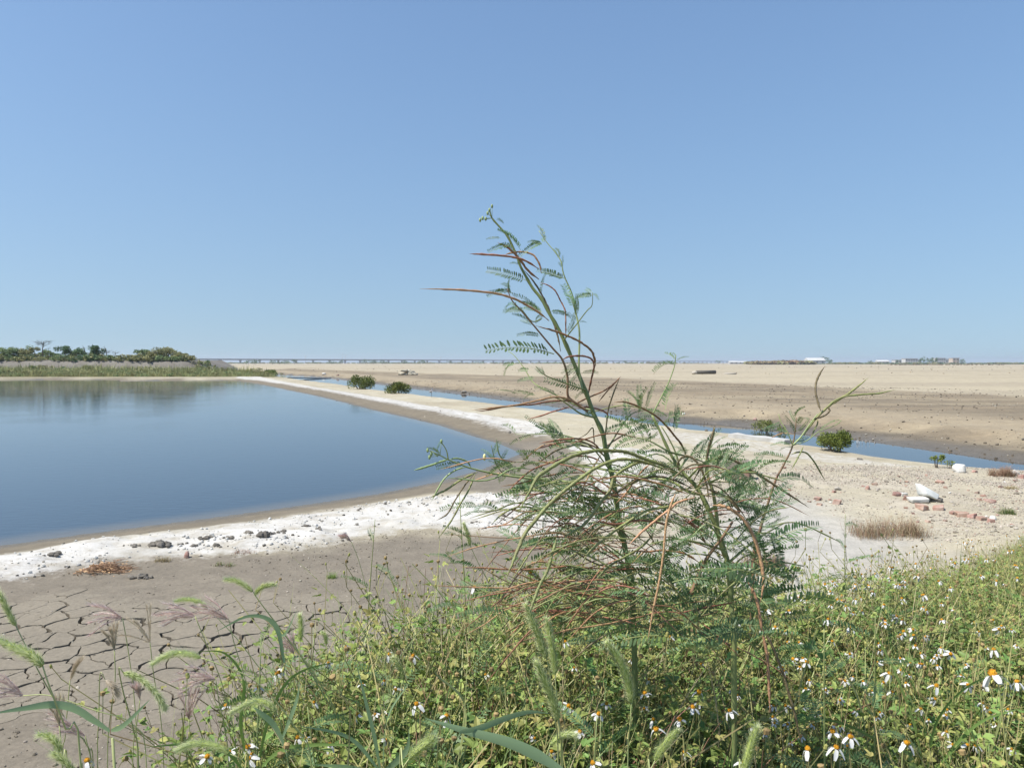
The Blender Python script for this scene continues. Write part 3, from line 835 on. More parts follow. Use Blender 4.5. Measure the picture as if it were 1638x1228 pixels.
def crown_mb(b, c, r, n, leaf, seed, mi=0, gaps=4, flatten=1.0, mats=1, clump=14):
    """leaf clumps spread through an uneven volume"""
    rr = random.Random(seed)
    cl = []
    for k in range(clump):
        a, e = rr.uniform(0, 6.28), rr.uniform(-1.1, 1.25)
        q = rr.uniform(.35, .95)
        cl.append((Vector((math.cos(a) * math.cos(e) * r[0] * q, math.sin(a) * math.cos(e) * r[1] * q, math.sin(e) * r[2] * q)), rr.uniform(.22, .42)))
    for k in range(n):
        cc, cr = rr.choice(cl)
        d = Vector((rr.gauss(0, 1), rr.gauss(0, 1), rr.gauss(0, 1))).normalized() * (rr.random() ** .4) * cr
        p = Vector(c) + cc + Vector((d.x * r[0], d.y * r[1], d.z * r[2]))
        u = Vector((rr.gauss(0, 1), rr.gauss(0, 1), rr.gauss(0, .6))).normalized(); w = u.orthogonal().normalized()
        w = (w * math.cos(rr.uniform(0, 6.28)) + u.cross(w) * math.sin(rr.uniform(0, 6.28))).normalized()
        l = leaf * rr.uniform(.6, 1.3)
        b.add([p - u * l, p - w * l * .4, p + u * l, p + w * l * .4], [(0, 1, 2, 3)], mi if rr.random() > .3 or mats == 1 else 1)
def far_tree(px0, py0, y, h, w, m, seed, label, z0=2.35, name='far_tree', group=None, bare=False, cat='tree', n=900, leaf=.16, trunk_h=.05):
    b0 = at(px0, 580, y); loc = Vector((b0.x, y, z0))
    r_ = root(name, loc, label, cat, group)
    rr = random.Random(seed)
    t = MB()
    top = loc + Vector((rr.uniform(-.1, .1) * w, 0, h * (.75 if not bare else .98)))
    t.tube(crom([loc - Vector((0, 0, .2)), loc.lerp(top, .5) + Vector((rr.uniform(-.06, .06) * w, 0, 0)), top], 3), list(np.linspace(.03 * h + .02, .012 * h, 7)), 5)
    for k in range(6 if not bare else 13):
        f = rr.uniform(.3, .9) if not bare else rr.uniform(.45, .95)
        s = loc.lerp(top, f); a = rr.uniform(0, 6.28)
        e = s + Vector((math.cos(a) * w * .42, math.sin(a) * w * .42, h * rr.uniform(.08, .22)))
        t.tube(crom([s, s.lerp(e, .5) + Vector((0, 0, .04 * h)), e], 2), [.012 * h, .010 * h, .008 * h, .006 * h, .004 * h], 4)
        if bare:
            for q in range(3):
                e2 = e + Vector((rr.uniform(-.2, .2) * w, rr.uniform(-.2, .2) * w, rr.uniform(-.03, .12) * h)); t.tube([s.lerp(e, .6), e2], [.006 * h, .003 * h], 3)
    child('trunk', t, [M['bark'] if not bare else M['twig']], r_)
    if not bare:
        c = MB(); crown_mb(c, loc + Vector((0, 0, h * (trunk_h + (1 - trunk_h) / 2))), (w / 1.8, w / 2.2, h * (1 - trunk_h) / 2 * 1.05), n, leaf, seed + 1)
        child('crown', c, [m], r_, smooth=False)
    return r_
far_trees = [
    (4, 115, 2.3, 3.4, 'tree_mid', 'greyish green tree cut by the left picture edge above the dike'),
    (20, 116, 2.2, 1.7, 'tree_dark', 'small dark green round tree near the left picture edge'),
    (36, 117, 2.6, 2.6, 'tree_mid', 'light green bushy tree left of the bare tree on the dike'),
    (49, 114, 2.3, 2.4, 'tree_olive', 'olive bushy tree just left of the bare tree on the dike'),
    (83, 116, 1.9, 2.6, 'tree_mid', 'low pale green tree between the bare tree and the dark clump'),
    (104, 115, 2.5, 2.4, 'tree_dark', 'dark green tree at the left end of the tallest dark clump'),
    (118, 117, 2.2, 2.2, 'tree_mid', 'mid green tree low in the tallest dark clump on the dike'),
    (137, 115, 2.9, 2.8, 'tree_dark', 'dark green tree with the highest crown of the dike clump'),
    (153, 116, 2.6, 2.0, 'tree_dark', 'dark green tree at the right end of the tallest clump'),
    (229, 116, 2.1, 2.6, 'tree_mid', 'dark topped small tree at the left end of the right hand thicket'),
    (246, 114, 2.1, 3.2, 'tree_olive', 'olive bushy tree in the middle of the right hand thicket'),
    (270, 116, 2.3, 3.0, 'tree_olive', 'yellowish green tree with a pointed top right in the thicket'),
    (292, 113, 1.3, 3.4, 'tree_olive', 'low brownish scrub tree at the right end of the dike'),
]
for i, (px, y, h, w, m, lab) in enumerate(far_trees):
    far_tree(px, 0, y, h * .92, w * 1.2, M[m], 500 + i * 3, lab, group='trees on the dike across the pond', n=1300)
far_tree(69, 0, 114, 3.0, 2.6, None, 560, 'bare grey tree standing above the scrub on the dike', bare=True, name='bare_tree')
far_tree(170, 0, 115, 1.9, 1.4, None, 563, 'thin leafless sapling right of the dark clump on the dike', bare=True, name='bare_tree')
far_tree(184, 0, 115, 1.3, 1.2, None, 566, 'shorter leafless sapling between the two thickets on the dike', bare=True, name='bare_tree')

# scrub on the crest, reeds before the dike (stuff)
def blade_tuft(name, m, seed, n=14, h=1.0, spread=.5, w=.02, lean=.35, seg=3, mats=None):
    b = MB(); rr = random.Random(seed)
    for k in range(n):
        a, l = rr.uniform(0, 6.28), rr.uniform(.5, 1) * h
        s = Vector((rr.uniform(-.5, .5) * spread, rr.uniform(-.5, .5) * spread, 0))
        d = Vector((math.cos(a), math.sin(a), 0)); ln = rr.uniform(.1, 1) * lean
        pts = [s + d * (l * ln * (t ** 1.7)) + Vector((0, 0, l * (t - .18 * ln * t * t))) for t in np.linspace(0, 1, seg + 1)]
        wd = [w * (1 - .92 * t) * (.7 + .6 * t) for t in np.linspace(0, 1, seg + 1)]
        b.ribbon(pts, wd, d.cross(Vector((0, 0, 1))), .25)
    return b.mesh(name, mats or [m], smooth=True)
def leaf_ball(name, m, seed, n=120, leaf=.12):
    b = MB(); crown_mb(b, (0, 0, .35), (.55, .55, .42), n, leaf, seed, clump=8)
    return b.mesh(name, [m], smooth=False)
rs = np.random.RandomState(77)
n = 1500
x = rs.uniform(-185, -46.5, n); y = 111.2 + rs.power(.6, n) * 6
z = np.where(x > -49, 2.0 - (x + 49) * .5, 2.25)
sc = rs.uniform(.7, 1.7, n) * (0.55 + .9 * fbm(x * .12, y * .1, 501))
scatter('dike_scrub', [leaf_ball('scrub', M['tree_olive'], 1), leaf_ball('scrub', M['tree_mid'], 2), leaf_ball('scrub', M['tree_dark'], 3), blade_tuft('scrub', M['reed'], 4, 16, .9, .5, .03)],
        np.stack([x, y, z], 1), np.stack([0 * x, 0 * x, rs.uniform(0, 6.28, n)], 1), np.stack([sc, sc, sc * .8], 1), rs.choice(4, n, p=[.45, .2, .12, .23]), 'low olive scrub along the crest of the dike')
n = 7000
x = rs.uniform(-190, -32, n); y = rs.uniform(99.5, 109.5, n)
k = (x < -44) | (rs.uniform(0, 1, n) < sstep(-31, -44, x))
x, y = x[k], y[k]; n = len(x)
sc = rs.uniform(.55, 1.25, n) * (.6 + .8 * fbm(x * .15, y * .3, 502)) * np.interp(x, [-60, -40, -32], [1, .9, .4]) * np.interp(y, [100, 103, 109], [.5, 1.05, 1.35])
z = ground_z(x, y) + np.interp(y, [107.5, 108.6], [0, .3])
scatter('reed_belt', [blade_tuft('reeds', M['reed'], s, 18, 1.0, .9, .035) for s in (10, 11, 12)] + [leaf_ball('reeds', M['tree_olive'], 13), leaf_ball('reeds', M['tree_mid'], 14)],
        np.stack([x, y, z], 1), np.stack([0 * x, 0 * x, rs.uniform(0, 6.28, n)], 1), np.stack([sc * 1.3, sc * 1.3, sc], 1), rs.choice(5, n, p=[.29, .28, .27, .1, .06]), 'yellow green reeds and weeds between the pond and the dike')

# ------------------------------------------------------------------ viaduct on the horizon
def viaduct():
    A, B = Vector((-640, 1480, 0)), Vector((1300, 3900, 0))
    A0 = A - (B - A).normalized() * 420
    d = (B - A0); L_ = d.length; t = d.normalized(); side = Vector((-t.y, t.x, 0))
    base = root('viaduct', A0, 'long low grey viaduct crossing the whole horizon', 'viaduct')
    dk = MB()
    for (w, z0, z1) in ((12, 8.6, 9.4), (6, 7.4, 8.6)):
        vs = []
        for p in (A0, B):
            for s in (-1, 1):
                for z in (z0, z1): vs.append(p + side * s * w / 2 + Vector((0, 0, z)))
        dk.add(vs, [(0, 1, 3, 2), (4, 6, 7, 5), (0, 4, 5, 1), (2, 3, 7, 6), (1, 5, 7, 3), (0, 2, 6, 4)])
    child('deck', dk, [M['viaduct']], base, False)
    for s in (-1, 1):
        pr = MB(); p0, p1 = A0 + side * s * 6.1, B + side * s * 6.1
        vs = [p0 + side * q * .15 + Vector((0, 0, z)) for q in (-1, 1) for z in (9.2, 10.3)] + [p1 + side * q * .15 + Vector((0, 0, z)) for q in (-1, 1) for z in (9.2, 10.3)]
        pr.add(vs, [(0, 1, 3, 2), (4, 6, 7, 5), (0, 4, 5, 1), (2, 3, 7, 6), (1, 5, 7, 3), (0, 2, 6, 4)])
        child('parapet', pr, [M['viaduct']], base, False)
    pm = MB(); pm.box((0, 0, 3.6), (2.6, 3.2, 7.3)); pm.box((0, 0, 6.9), (2.2, 9, 1.1))
    pme = pm.mesh('pier', [M['viaduct']], False)
    s = 20
    while s < L_ - 10:
        o = bpy.data.objects.new('pier', pme); COL.objects.link(o); o.parent = base
        o.location = t * s; o.rotation_euler = (0, 0, math.atan2(t.y, t.x)); s += 46
viaduct()
def pylon(px, y, h, lab):
    p = at(px, 580, y); p.z = 0.2
    r_ = root('light_mast', p, lab, 'mast', 'pale masts beyond the viaduct')
    b = MB(); b.tube([p, p + Vector((0, 0, h))], [.9, .45], 6); child('pole', b, [M['pale_concrete']], r_)
    b = MB()
    for a in (-1, 1): b.tube([p + Vector((0, 0, h)), p + Vector((a * 5, 0, h + 1.2)), p + Vector((a * 7, 0, h + .6))], [.3, .25, .2], 4)
    b.box(p + Vector((0, 0, h + .2)), (2.4, 1.6, 1.6)); child('mast_head', b, [M['pale_concrete']], r_)
for px, y, h, lab in ((489, 2300, 22, 'leftmost pale mast above the viaduct'), (548, 2600, 30, 'left one of the two close pale masts above the viaduct'), (553, 2700, 30, 'right one of the two close pale masts above the viaduct'), (705, 2700, 22, 'pale mast over the viaduct left of the tall green shrub')):
    pylon(px, y, h, lab)

# far trees below the viaduct and by the houses
k = 0
for px, y, h, w, lab in ((345, 420, 3.2, 5, 'small dark tree beside the white hut at the end of the dike'), (398, 620, 4.5, 8, 'first dark tree clump right of the white hut'), (408, 640, 5, 8, 'second dark tree clump right of the white hut'), (436, 700, 4.5, 7, 'round dark tree between the far hut and the long plank'),
                         (447, 760, 4, 9, 'low dark tree clump above the plank bridge'), (456, 800, 5, 9, 'bluish tree clump above the plank bridge'), (471, 900, 6, 9, 'bluish tree under the viaduct left of the leftmost mast'), (531, 900, 4.5, 13, 'low wide tree clump below the leftmost pair of masts'),
                         (545, 950, 5.5, 8, 'bluish tree beneath the two close masts'), (584, 1000, 6.5, 12, 'grey green tree clump above the big mangrove bush'), (598, 1000, 6.5, 13, 'grey green tree clump above the right side of the big mangrove bush'),
                         (612, 1020, 6, 12, 'grey green tree clump over the gap between the two mangrove bushes'), (646, 760, 4.2, 6, 'dark lone tree above the pale wood heap'), (676, 900, 5.5, 9, 'dark tree right of the pale wood heap on the horizon'), (718, 1100, 5, 14, 'faint tree clump right of the fourth mast'),
                         (766, 1200, 5.5, 14, 'faint tree clump left of the tall green shrub'), (1000, 1300, 6, 14, 'faint tree clump right of the tall green shrub'), (1150, 1300, 6, 15, 'faint tree clump left of the white sheds'), (1318, 900, 9.5, 13, 'dark tree right of the white warehouse'),
                         (1327, 930, 6.5, 9, 'smaller dark tree beside the one at the white warehouse'), (1476, 980, 9, 11, 'dark tree between the white houses, left of three'), (1487, 985, 10, 12, 'dark tree between the white houses, middle of three'), (1496, 990, 8.5, 9, 'dark tree between the white houses, right of three'),
                         (1539, 960, 6.5, 9, 'dark tree right of the cream house'), (1436, 960, 5.5, 7, 'small dark tree left of the white houses'), (1392, 1000, 5, 7, 'tiny dark tree halfway between the warehouse and the houses')):
    far_tree(px, 0, y, h, w, M['tree_dark'], 700 + k * 5, lab, z0=.2, group='trees on the horizon', n=260, leaf=h * .09, trunk_h=.15); k += 1
def mass(name, px0, px1, y, h, n, ms, lab, sd, dy=40):
    rs = np.random.RandomState(sd)
    a, b = at(px0, 580, y).x, at(px1, 580, y).x
    x = rs.uniform(a, b, n); yy = y + rs.uniform(0, dy, n)
    e = np.minimum(1, np.minimum(x - a, b - x) / (.08 * (b - a)) + .25)
    s = h * rs.uniform(.6, 1.1, n) * e * (.7 + .6 * fbm(x * .03, yy * 0, sd))
    scatter(name, [leaf_ball('far_bush', q, 60 + i, 70, .2) for i, q in enumerate(ms)], np.stack([x, yy, 0 * x + .1], 1), np.stack([0 * x, 0 * x, rs.uniform(0, 6.28, n)], 1), np.stack([s * 1.6, s * 1.6, s], 1), rs.choice(len(ms), n), lab)
mass('far_thicket', 1211, 1310, 700, 5.0, 260, [M['tree_olive'], M['tuft_brown']], 'grey brown thicket on the horizon left of the white warehouse', 81)
mass('horizon_scrub', -400, 1180, 1250, 4.0, 900, [M['tree_mid'], M['tree_olive']], 'faint line of scrub under the viaduct', 82, 120)
mass('horizon_scrub_by_houses', 1310, 1900, 850, 3.2, 700, [M['tree_dark'], M['tree_olive']], 'dark line of scrub before the white houses', 83, 60)
mass('red_brown_scrub', 1440, 1620, 560, 1.1, 160, [M['tuft_brown'], M['tuft_red']], 'reddish brown scrub at the far edge of the plain', 84, 40)

def house(px, y, w, h, dpt, nwin, lab, m, roof='flat', group=None):
    p = at(px, 580, y); p.z = .2
    r_ = root('far_house', p, lab, 'building', group)
    b = MB(); b.box(p + Vector((0, 0, h / 2)), (w, dpt, h)); child('wall', b, [m], r_, False)
    b = MB()
    if roof == 'flat': b.box(p + Vector((0, 0, h + .25)), (w + .8, dpt + .8, .5))
    else:
        z = h; vs = [p + Vector((sx * (w / 2 + .4), sy * (dpt / 2 + .4), z)) for sx in (-1, 1) for sy in (-1, 1)] + [p + Vector((sx * (w / 2 + .4), 0, z + dpt * .22)) for sx in (-1, 1)]
        b.add(vs, [(0, 2, 5, 4), (1, 4, 5, 3), (0, 4, 1), (2, 3, 5), (0, 1, 3, 2)])
    child('roof', b, [M['house'] if roof != 'flat' else M['roof']], r_, False)
    rows = 2 if h > 7 else 1
    wm = MB(); wm.box((0, 0, 0), (1.6, .3, 1.4)); me = wm.mesh('window', [M['glass']], False)
    for rw in range(rows):
        for i in range(nwin):
            o = bpy.data.objects.new('window', me); COL.objects.link(o); o.parent = r_
            o.location = ((i + .5) / nwin * w - w / 2, -dpt / 2 - .1, h * (rw + .55) / rows)
for a in ((1303, 880, 20, 4.5, 14, 3, 'long low white warehouse left of a dark tree on the horizon', M['house'], 'gable'), (1173, 1100, 13, 2.6, 8, 2, 'left of the two small white sheds below the viaduct end', M['house'], 'gable'), (1187, 1120, 13, 2.4, 8, 2, 'right of the two small white sheds below the viaduct end', M['house'], 'gable'),
          (1411, 1050, 16, 3.4, 10, 3, 'leftmost small white house of the far village', M['house'], 'gable'), (1437, 1050, 14, 5.5, 10, 3, 'white house left of the village main block', M['house'], 'flat'), (1455, 1020, 17, 7.2, 10, 5, 'tall white house with rows of windows in the far village', M['house'], 'flat'),
          (1466, 1060, 10, 6.0, 8, 2, 'narrow white house just left of the three trees', M['house'], 'flat'), (1502, 1030, 12, 8.0, 10, 4, 'white block directly right of the three trees', M['house'], 'flat'), (1513, 1050, 14, 6.6, 10, 4, 'white building with a long flat roof left of the cream house', M['house'], 'flat'),
          (1526, 1000, 9, 7.8, 9, 2, 'cream coloured square house at the right end of the village', M['house_tan'], 'flat'), (338, 400, 4.5, 1.7, 3, 1, 'tiny white hut at the right end of the dike', M['house'], 'gable')):
    house(*a)

# ------------------------------------------------------------------ feathery legume shrubs with long pods
def legume_leaf(seed, mate, pairs=17, droop=.25, vee=.3, wid=.13, fall=0.0):
    rr = random.Random(seed); b = MB()
    def rc(t): return Vector((t * (1 - .12 * droop * t), fall * math.sin(t * 3) * .05, -droop * t * t + .06 * math.sin(math.pi * t)))
    ts = np.linspace(0, 1, 7)
    b.tube([rc(t) for t in ts], list(np.linspace(.0085, .003, 7)), 3, 1)
    for i in range(pairs):
        t = .08 + .92 * (i + .5) / pairs
        p, q = rc(t), rc(min(1, t + .02)); ax = (q - p).normalized()
        L_ = wid * (1.0 - .45 * abs(t - .45) ** 1.5 * 2) * rr.uniform(.88, 1.1)
        for s in (-1, 1):
            if rr.random() < .03: continue
            v = vee + rr.gauss(0, .14)
            an = rr.gauss(1.18, .07)
            out = Vector((math.cos(an), s * math.sin(an) * math.cos(v), math.sin(an) * math.sin(v))).normalized()
            nrm = out.cross(ax).normalized() if s > 0 else ax.cross(out).normalized()
            wd = ax * L_ * .16
            p0 = p + Vector((0, s * .006, 0))
            b.add([p0, p0 + out * L_ * .35 - wd, p0 + out * L_ * .8 - wd * .8, p0 + out * L_, p0 + out * L_ * .8 + wd * .8, p0 + out * L_ * .35 + wd], [(0, 1, 2, 3, 4, 5)], 0)
    return b.mesh('leaf', [mate, M['stem']], smooth=False)
LEAF = [legume_leaf(s, M['leaf'], p, d, v) for s, p, d, v in ((1, 18, .12, .25), (2, 20, .28, .5), (3, 16, .05, .9), (4, 22, .4, .35), (5, 15, .2, -.5), (6, 19, .15, 1.1))]
LEAFY = [legume_leaf(s, M['leaf_young'], p, d, v) for s, p, d, v in ((11, 14, .15, .8), (12, 16, .3, 1.0))]
def put_leaf(parent, a, b, up=None, lib=None, roll=None, scale=1.0):
    a, b = Vector(a), Vector(b); d = b - a; L_ = d.length * scale
    x = d.normalized()
    z = Vector(up) if up else Vector((R.gauss(0, .45), R.gauss(-.25, .45), 1))
    y = z.cross(x).normalized(); z = x.cross(y)
    if roll: 
        q = Matrix.Rotation(roll, 3, x); y = q @ y; z = q @ z
    m = Matrix((x, y, z)).transposed().to_4x4()
    for i in range(3):
        for j in range(3): m[i][j] *= L_
    m.translation = a - Vector(parent.location)
    o = bpy.data.objects.new('leaf', R.choice(lib or LEAF)); COL.objects.link(o); o.parent = parent
    o.matrix_local = m
    return o
def pod_mb(pts, r, bumps=True, taper=.0):
    P = crom(pts, 6); n = len(P); b = MB(); rad = []; r *= .86
    wob = [R.uniform(-1, 1) for _ in range(8)]
    for i in range(n):
        t = i / (n - 1)
        q = r * (.38 if t < .05 else 1.0)
        if t < .12: q = r * (.38 + .62 * sstep(.05, .12, t))
        if t > .8: q = r * max(.10, 1 - ((t - .8) / .2) ** 1.3 * .92)
        if bumps: q *= 1 + .13 * math.sin(i * 2.1) + .06 * wob[i % 8]
        if 0 < i < n - 1: P[i] = P[i] + Vector((wob[i % 8], 0, wob[(i + 3) % 8])) * r * .13
        rad.append(float(q))
    b.tube(P, rad, 6)
    return b
def px3(pts, y0, y1=None, sd=0):
    y1 = y0 if y1 is None else y1; n = len(pts)
    return [at(a, b, y0 + (y1 - y0) * i / (n - 1)) for i, (a, b) in enumerate(pts)]
def twig(parent, pts, y0, y1, r0, r1, m, name='branch', k=6):
    P = crom(px3(pts, y0, y1), 4); b = MB(); b.tube(P, list(np.linspace(r0, r1, len(P))), k)
    return child(name, b, [m], parent)
def pods(parent, lst):
    for m, r, y0, y1, pts in lst:
        child('pod', pod_mb(px3(pts, y0, y1), r), [M[m]], parent)

# --- tall plant whose tip stands against the sky
YA = 1.34
baseA = Vector((at(1016, 980, YA).x + .01, YA, gz(at(1016, 980, YA).x, YA) - .02))
A = root('legume_shrub', baseA, 'tallest feathery legume shrub, its leaning tip and curved red pods against the sky', 'shrub')
P = crom([baseA] + px3([(1013, 985), (1006, 912), (998, 868), (990, 829), (980, 765), (976, 752), (969, 722), (964, 693), (950, 663), (937, 627), (918, 581), (901, 542), (892, 524), (876, 497), (866, 478), (852, 461), (841, 442), (832, 425), (826, 408), (813, 380), (800, 364), (787, 349), (783, 336)], YA, YA + .03), 3)
b = MB(); b.tube(P, [(.0050 * (1 - .86 * (i / len(P)) ** 1.1) + .0006) * (1.22 if i % 5 == 0 else 1) for i in range(len(P))], 7); child('stem', b, [M['stem']], A)
twig(A, [(933, 628), (929, 610), (926, 587), (927, 538), (925, 518), (919, 492), (915, 470), (902, 440), (897, 417), (886, 401), (875, 388), (862, 369)], YA, YA + .08, .0022, .0007, M['stem_pale'])
twig(A, [(901, 545), (918, 524), (938, 498), (947, 488), (948, 468)], YA, YA - .05, .0013, .0006, M['stem'])
twig(A, [(940, 658), (916, 641), (908, 631), (908, 604), (900, 576), (885, 558), (870, 540), (850, 516), (832, 495), (818, 479), (812, 462)], YA, YA - .06, .0026, .0008, M['stem_red'])
twig(A, [(937, 624), (902, 612), (872, 600), (857, 586)], YA, YA - .07, .0015, .0006, M['stem'])
twig(A, [(948, 656), (925, 650), (890, 632), (862, 618), (850, 608), (838, 588), (822, 568), (813, 562)], YA, YA + .09, .0015, .0006, M['stem'])
twig(A, [(952, 668), (930, 662), (915, 652), (898, 640), (880, 633)], YA, YA - .05, .0018, .0008, M['stem'])
twig(A, [(866, 510), (851, 514), (836, 497), (820, 486)], YA, YA - .03, .0012, .0006, M['stem'])
twig(A, [(978, 742), (955, 720), (905, 702), (885, 690), (862, 678)], YA, YA + .05, .0016, .0006, M['stem'])
# the long green branch that reaches over the water
twig(A, [(992, 845), (960, 812), (915, 785), (885, 771), (855, 766), (807, 760), (779, 755), (751, 748), (735, 742), (717, 735), (704, 728), (690, 722)], YA + .02, YA - .12, .0028, .0009, M['stem_pale'])
twig(A, [(717, 735), (714, 720), (706, 707)], YA - .1, YA - .12, .0012, .0008, M['stem_pale'])
twig(A, [(805, 758), (795, 745), (790, 730), (786, 712)], YA - .06, YA - .08, .0012, .0006, M['stem'])
twig(A, [(700, 730), (692, 722), (684, 721)], YA - .1, YA - .13, .0009, .0006, M['stem_pale'])
pods(A, [
 ('pod_red', .0019, YA, YA + .02, [(866, 437), (863, 423), (853, 408), (835, 403), (816, 405), (808, 408)]),
 ('pod_red', .0021, YA - .02, YA - .1, [(862, 430), (838, 416), (812, 410), (775, 407), (751, 406)]),
 ('pod_red', .0024, YA, YA - .03, [(862, 447), (845, 433), (829, 412), (812, 396), (796, 388)]),
 ('pod_brown', .0019, YA + .01, YA + .03, [(897, 562), (892, 537), (886, 518), (878, 494), (866, 470), (852, 448), (838, 432)]),
 ('pod_red', .0015, YA + .03, YA + .05, [(905, 542), (905, 520), (904, 497), (896, 480), (888, 465), (876, 456), (862, 452)]),
 ('pod_tan', .0023, YA, YA - .16, [(878, 513), (862, 500), (842, 488), (825, 479), (800, 471), (765, 466), (720, 463), (672, 462)]),
 ('pod_red', .0025, YA + .03, YA - .02, [(953, 585), (951, 574), (946, 561), (930, 548), (910, 538), (883, 528), (856, 521)]),
 ('pod_red', .0021, YA + .02, YA - .02, [(940, 640), (944, 615), (949, 594), (950, 581), (943, 572), (926, 569), (908, 571), (897, 577)]),
 ('pod_tan', .0021, YA - .03, YA - .13, [(925, 646), (905, 637), (885, 635), (858, 641), (825, 648), (790, 652), (754, 656)]),
 ('pod_red', .0018, YA - .01, YA - .10, [(932, 648), (910, 641), (880, 642), (850, 647), (815, 649), (785, 655), (761, 658)]),
 ('pod_red', .0016, YA, YA - .05, [(912, 650), (900, 654), (885, 658), (868, 664), (843, 671)]),
 ('pod_red', .0018, YA, YA + .05, [(915, 650), (930, 641), (950, 632), (966, 625), (980, 615), (992, 603)]),
 ('pod_brown', .0017, YA + .05, YA + .04, [(966, 712), (969, 690), (973, 655), (981, 630), (991, 604)]),
 ('pod_red', .0015, YA + .03, YA + .05, [(958, 642), (970, 627), (984, 612), (993, 602)]),
 ('pod_red', .0019, YA + .01, YA + .03, [(925, 653), (940, 651), (955, 654), (968, 659), (975, 668)]),
 ('pod_red', .0019, YA, YA - .07, [(962, 722), (950, 709), (932, 702), (908, 702), (885, 705), (862, 709)]),
 ('pod_red', .0016, YA, YA - .06, [(965, 726), (950, 714), (925, 706), (895, 708), (872, 714), (848, 721)]),
 ('pod_brown', .0018, YA + .01, YA - .05, [(945, 716), (925, 712), (905, 715), (885, 723), (868, 735), (856, 744)]),
 ('pod_red', .0018, YA, YA - .08, [(968, 742), (945, 731), (915, 730), (880, 740), (850, 752), (828, 770), (812, 786)]),
 ('pod_red', .0018, YA + .02, YA + .05, [(963, 718), (975, 710), (988, 701), (1005, 691)]),
 ('pod_tan', .0017, YA - .02, YA - .06, [(962, 726), (952, 742), (938, 768), (926, 795), (911, 816)]),
 ('pod_brown', .0013, YA, YA - .01, [(951, 712), (950, 700), (948, 684), (938, 694), (925, 701)]),
 ('pod_red', .0016, YA, YA - .09, [(940, 756), (905, 756), (870, 762), (835, 772), (800, 778)]),
 ('pod_red', .0017, YA - .02, YA - .1, [(1000, 800), (960, 786), (915, 783), (880, 786), (855, 790), (820, 792)]),
 ('pod_red', .0016, YA, YA - .06, [(980, 806), (950, 800), (915, 797), (885, 799), (862, 804)]),
 ('pod_lime', .0022, YA - .1, YA - .15, [(717, 735), (706, 738), (692, 743), (676, 748), (662, 752)]),
 ('pod_lime', .0017, YA - .09, YA - .12, [(753, 747), (748, 739), (737, 734), (727, 733), (719, 735)]),
 ('pod_green', .0022, YA - .09, YA - .14, [(764, 755), (741, 765), (717, 781), (702, 789), (687, 796)]),
 ('pod_lime', .0018, YA - .09, YA - .12, [(745, 747), (730, 751), (712, 764), (701, 781), (690, 802)]),
 ('pod_green', .0018, YA - .08, YA - .12, [(760, 758), (749, 785), (738, 803), (722, 832), (700, 862)]),
 ('pod_brown', .0016, YA - .08, YA - .1, [(758, 758), (742, 778), (728, 800), (715, 822), (698, 832)]),
 ('pod_lime', .0016, YA - .05, YA - .14, [(850, 751), (833, 748), (813, 752), (795, 763), (770, 769), (740, 766), (712, 764)]),
 ('pod_lime', .0014, YA - .06, YA - .08, [(824, 750), (812, 742), (803, 733), (797, 722), (794, 700)]),
 ('pod_green', .0019, YA - .05, YA - .1, [(864, 822), (850, 812), (828, 811), (806, 820), (786, 838)]),
])
for a in [((833, 400), (799, 362)), ((806, 358), (796, 350)), ((801, 381), (777, 381)), ((820, 393), (786, 395)), ((826, 408), (806, 388)), ((831, 424), (815, 421)), ((843, 449), (778, 429)), ((817, 469), (813, 444)), ((820, 469), (782, 466)),
          ((816, 462), (800, 450)), ((861, 496), (824, 467)), ((838, 497), (802, 489)), ((866, 470), (871, 438)), ((867, 390), (841, 383)), ((867, 388), (837, 398)), ((871, 387), (860, 360)), ((892, 412), (886, 397)), ((899, 428), (900, 408)),
          ((904, 446), (856, 427)), ((918, 493), (900, 450)), ((922, 498), (914, 466)), ((922, 505), (924, 477)), ((949, 472), (919, 473)), ((947, 468), (934, 460)), ((948, 470), (957, 474)), ((853, 519), (819, 499)), ((836, 498), (802, 496)), ((828, 488), (803, 486)),
          ((867, 503), (850, 515)), ((867, 500), (831, 482)), ((880, 498), (919, 501)), ((864, 537), (829, 530)), ((918, 500), (912, 528)), ((927, 515), (938, 514)), ((848, 592), (821, 590)), ((857, 605), (826, 608)), ((825, 582), (798, 583)), ((934, 622), (872, 605)),
          ((872, 600), (855, 586)), ((934, 622), (917, 640)), ((890, 631), (856, 617)), ((856, 632), (822, 625)), ((828, 630), (792, 617)), ((929, 597), (958, 597)), ((921, 590), (898, 597)), ((923, 596), (912, 612)), ((918, 586), (900, 582)), ((900, 640), (872, 646)),
          ((884, 691), (840, 665)), ((886, 688), (876, 664)), ((905, 701), (850, 673)), ((900, 697), (879, 668)), ((935, 660), (955, 668)), ((964, 693), (1012, 674)), ((950, 655), (930, 668)), ((852, 768), (820, 760)), ((790, 735), (770, 716)), ((800, 745), (778, 735)), ((790, 728), (800, 702)),
          ((704, 728), (684, 716)), ((698, 724), (702, 704)), ((740, 742), (700, 746)), ((810, 752), (790, 772)), ((830, 765), (850, 790)), ((795, 742), (812, 718))]:
    d0 = YA + R.uniform(-.02, .03); put_leaf(A, at(*a[0], d0), at(*a[1], d0 + R.uniform(-.04, .04)), up=(R.gauss(0, .5), R.gauss(-.9, .5), R.gauss(.6, .3)), scale=1.0)
    if R.random() < .55:
        q = (R.uniform(-9, 9), R.uniform(-9, 9)); put_leaf(A, at(*a[0], d0 + .01), at(a[1][0] + q[0] * 1.5, a[1][1] + q[1] * 1.5, d0 + R.uniform(-.05, .06)), up=(R.gauss(0, .6), R.gauss(-.6, .6), R.gauss(.6, .4)), scale=R.uniform(.55, .85))
